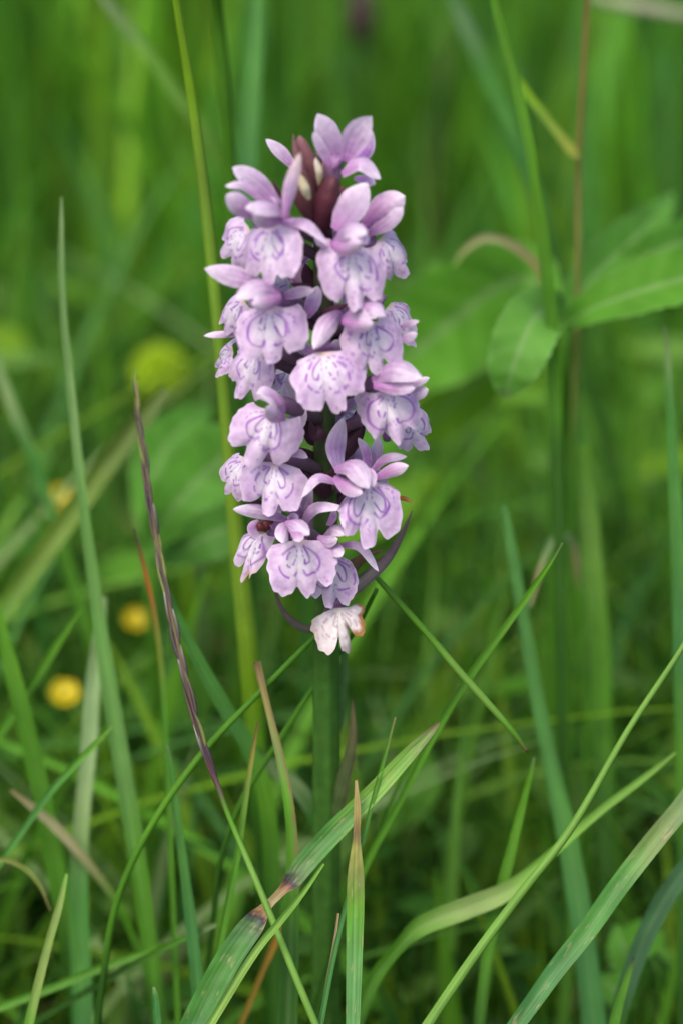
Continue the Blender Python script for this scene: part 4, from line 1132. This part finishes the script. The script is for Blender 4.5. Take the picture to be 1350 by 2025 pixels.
flower(650, 1092, 16, 108, 104, roll=-4, fwd=0.006, seed=30, hood=0, wings=False, sepals=[
    ([(640, 1060), (660, 1046), (682, 1058)], 32, (-0.003, -0.006), B(cup=.6, nm='hood_petal', nor=(-.1, -.5, .8))),
    ([(628, 1062), (648, 1070), (668, 1066)], 26, (-0.004, -0.006), B(cup=.5, nm='hood_petal')),
    ([(642, 1078), (662, 1086), (676, 1100)], 30, (-0.003, -0.007), B(cup=.5, nm='hood_petal')),
    ([(668, 1078), (712, 1082), (748, 1130)], 20, (-0.003, -0.006), B()),
    ([(650, 1040), (655, 1020), (650, 1000)], 26, (0.004, 0.005), B(c1=(.42, .22, .5))),
])
flower(668, 1196, 6, 100, 108, roll=4, fwd=0.008, seed=31, hood=0, wings=False, style=1, label='withered cream flower with browned lobe tips, lowest on the spike')
# -- flowers on the far side of the spike
for k, (z_px, yw) in enumerate([(480, 165), (560, 215), (660, 150), (760, 205), (860, 170), (960, 150), (1060, 200)]):
    zz = PY(640, z_px, 0).z
    s_ = stem_at(zz)
    rr = 0.0085
    flower(0, 0, yw, 105, 110, seed=60 + k, hood=1.0, world=(s_[0] + math.sin(R(yw)) * rr, s_[1] - math.cos(R(yw)) * rr, zz))


# -- bracts
def bract(pts, wd, ys, c0=BRACT, c1=BRACT, tipc=(0.09, 0.035, 0.05), twist=0.0, cup=0.5, nor=(0, -0.85, 0.5), seed=0):
    n_ = len(pts)
    W3 = [tuple(PY(x, y, ys[0] + (ys[1] - ys[0]) * i_ / (n_ - 1))) for i_, (x, y) in enumerate(pts)]
    petal('bract', W3, wd * S, nor, cup=cup, shape='bract', parent=orchid, mat=M_STEM, c0=c0, c1=c1, tipc=tipc, seed=seed, twist=twist, n=20)


GREY = (0.10, 0.085, 0.085)
bract([(625, 1246), (588, 1236), (555, 1200), (538, 1142)], 19, (-0.002, -0.006), c0=(0.10, 0.10, 0.07), c1=GREY)
bract([(668, 1178), (705, 1158), (760, 1110), (790, 1065), (815, 1009)], 32, (-0.001, -0.004), c0=(0.20, 0.21, 0.16), c1=(0.17, 0.13, 0.15), tipc=(0.13, 0.07, 0.09))
bract([(662, 1142), (690, 1125), (720, 1102), (758, 1086)], 34, (-0.002, -0.003), c0=BRACT_G, c1=(0.075, 0.055, 0.03), tipc=(0.12, 0.05, 0.045))
bract([(636, 870), (612, 850), (588, 820)], 46, (0.0, -0.003))
bract([(668, 880), (700, 850), (722, 800), (728, 770)], 44, (-0.001, 0.0))
bract([(660, 905), (690, 880), (712, 850), (722, 815)], 40, (-0.002, -0.001), seed=3)
bract([(632, 925), (605, 900), (582, 885)], 36, (0, -0.003))
bract([(640, 985), (642, 955), (662, 925)], 44, (-0.002, -0.005))
bract([(520, 1000), (492, 988), (470, 968)], 18, (-0.002, -0.003), c1=(0.11, 0.06, 0.07))
bract([(650, 700), (680, 670), (710, 640)], 46, (-0.001, 0.0))
bract([(645, 660), (640, 625), (690, 600)], 40, (-0.001, -0.003))
bract([(636, 590), (608, 575), (575, 560)], 44, (0, -0.002))
bract([(634, 580), (610, 545), (604, 520)], 40, (0.001, 0.0))
bract([(640, 560), (660, 530), (672, 510)], 34, (0, -0.002))
bract([(640, 800), (628, 770), (610, 745)], 40, (0, -0.002))
bract([(640, 850), (622, 858), (612, 830)], 34, (-0.003, -0.004))
bract([(645, 1000), (670, 985), (690, 970)], 30, (0, 0))
bract([(640, 500), (645, 470), (640, 440)], 34, (-0.001, -0.003))
bract([(558, 402), (547, 372), (539, 355)], 10, (0.003, 0.003))
for k, (x, y) in enumerate([(628, 240), (616, 262)]):
    pass

# -- buds at the top
def bud(pts, wd, ys, base, tip, seed=0):
    n_ = len(pts)
    W3 = [tuple(PY(x, y, ys[0] + (ys[1] - ys[0]) * i_ / (n_ - 1))) for i_, (x, y) in enumerate(pts)]
    cv = catmull(W3, 16)
    s = np.linspace(0, 1, 16)
    rad = wd * 0.5 * S * np.interp(s, [0, .15, .4, .65, .85, .95, 1], [.45, .75, 1, .95, .65, .4, .06])
    V, F = tube(cv, rad, 14)
    rg = np.tile(1 + 0.09 * np.cos(np.arange(14) * 2 * math.pi / 14 * 3 + seed), 16)
    ctr = np.repeat(cv, 14, 0)
    V = ctr + (V - ctr) * rg[:, None]
    f = np.repeat(s, 14)[:, None]
    mesh_obj('bud', V, F, M_STEM, col=np.array(base) * (1 - f) + np.array(tip) * f, parent=orchid)


MA, MB = (0.085, 0.024, 0.034), (0.17, 0.075, 0.085)
bud([(628, 385), (612, 335), (592, 268)], 40, (-0.001, -0.002), MA, MB, 1)
bud([(632, 400), (640, 350), (632, 300)], 40, (0.0, 0.001), MA, MB, 2)
bud([(618, 435), (602, 385), (590, 330)], 44, (-0.004, -0.006), MA, (0.12, 0.05, 0.05), 3)
bud([(636, 450), (646, 400), (662, 350)], 46, (-0.005, -0.007), (0.07, 0.014, 0.026), MA, 4)
bud([(650, 450), (668, 405), (676, 368)], 40, (-0.003, -0.004), (0.07, 0.014, 0.026), MA, 5)
bract([(600, 345), (586, 305), (580, 264)], 18, (-0.004, -0.003), c0=MA, c1=MB, tipc=MB)
bract([(640, 340), (630, 300), (618, 276)], 16, (0.003, 0.003), c0=MA, c1=MB, tipc=MB)
# cream slivers of opening buds
petal('bud', [tuple(PY(612, 394, -0.0085)), tuple(PY(604, 372, -0.009)), tuple(PY(592, 344, -0.0085))], 20 * S, (0.3, -0.9, 0.3), cup=0.5, parent=orchid, mat=M_PETAL, c0=(0.5, 0.45, 0.28), c1=(0.62, 0.58, 0.38), tipc=(0.5, 0.36, 0.2), label='cream bud starting to open')
petal('bud', [tuple(PY(632, 366, -0.006)), tuple(PY(632, 340, -0.0065)), tuple(PY(624, 312, -0.006))], 15 * S, (0.3, -0.9, 0.3), cup=0.5, parent=orchid, mat=M_PETAL, c0=(0.4, 0.3, 0.12), c1=(0.60, 0.55, 0.38), tipc=(0.6, 0.5, 0.5), label='cream bud starting to open')

# -- a narrow stem leaf, brown at the edges, and the green leaves lower down
petal('leaf', [tuple(PY(650, 1640, -0.001)), tuple(PY(672, 1560, -0.002)), tuple(PY(694, 1470, -0.003)), tuple(PY(697, 1383, -0.002))], 44 * S, (-0.5, -0.8, 0.3), cup=0.5, shape='bract', parent=orchid, mat=M_STEM, c0=(0.05, 0.10, 0.025), c1=(0.06, 0.08, 0.03), tipc=(0.10, 0.06, 0.035), n=24, label='narrow stem leaf with brown edges')
petal('leaf', [tuple(PY(648, 1500, 0.002)), tuple(PY(672, 1390, 0.004)), tuple(PY(680, 1290, 0.004)), tuple(PY(678, 1130, 0.003))], 30 * S, (0, -0.9, 0.3), cup=0.4, shape='bract', parent=orchid, mat=M_STEM, c0=(0.06, 0.15, 0.03), c1=(0.08, 0.19, 0.05), tipc=(0.10, 0.20, 0.06), n=24)
for k, (ax_, ln, hh) in enumerate([(1.1, 0.07, 0.05), (3.9, 0.08, 0.045), (2.4, 0.07, 0.04), (5.3, 0.07, 0.035)]):
    dx, dy = math.cos(ax_), math.sin(ax_)
    petal('leaf', [(0.001, 0, 0.015 + 0.012 * k), (dx * ln * .35, dy * ln * .35, hh * .75 + .01), (dx * ln * .75, dy * ln * .75, hh), (dx * ln * 1.05, dy * ln * 1.05, hh * .8)], 0.017, (dx * -.4, dy * -.4, 0.9), cup=0.3, shape='lance', parent=orchid, mat=M_LEAF, c0=(0.06, 0.15, 0.03), c1=(0.06, 0.155, 0.03), tipc=(0.07, 0.17, 0.04), n=20)
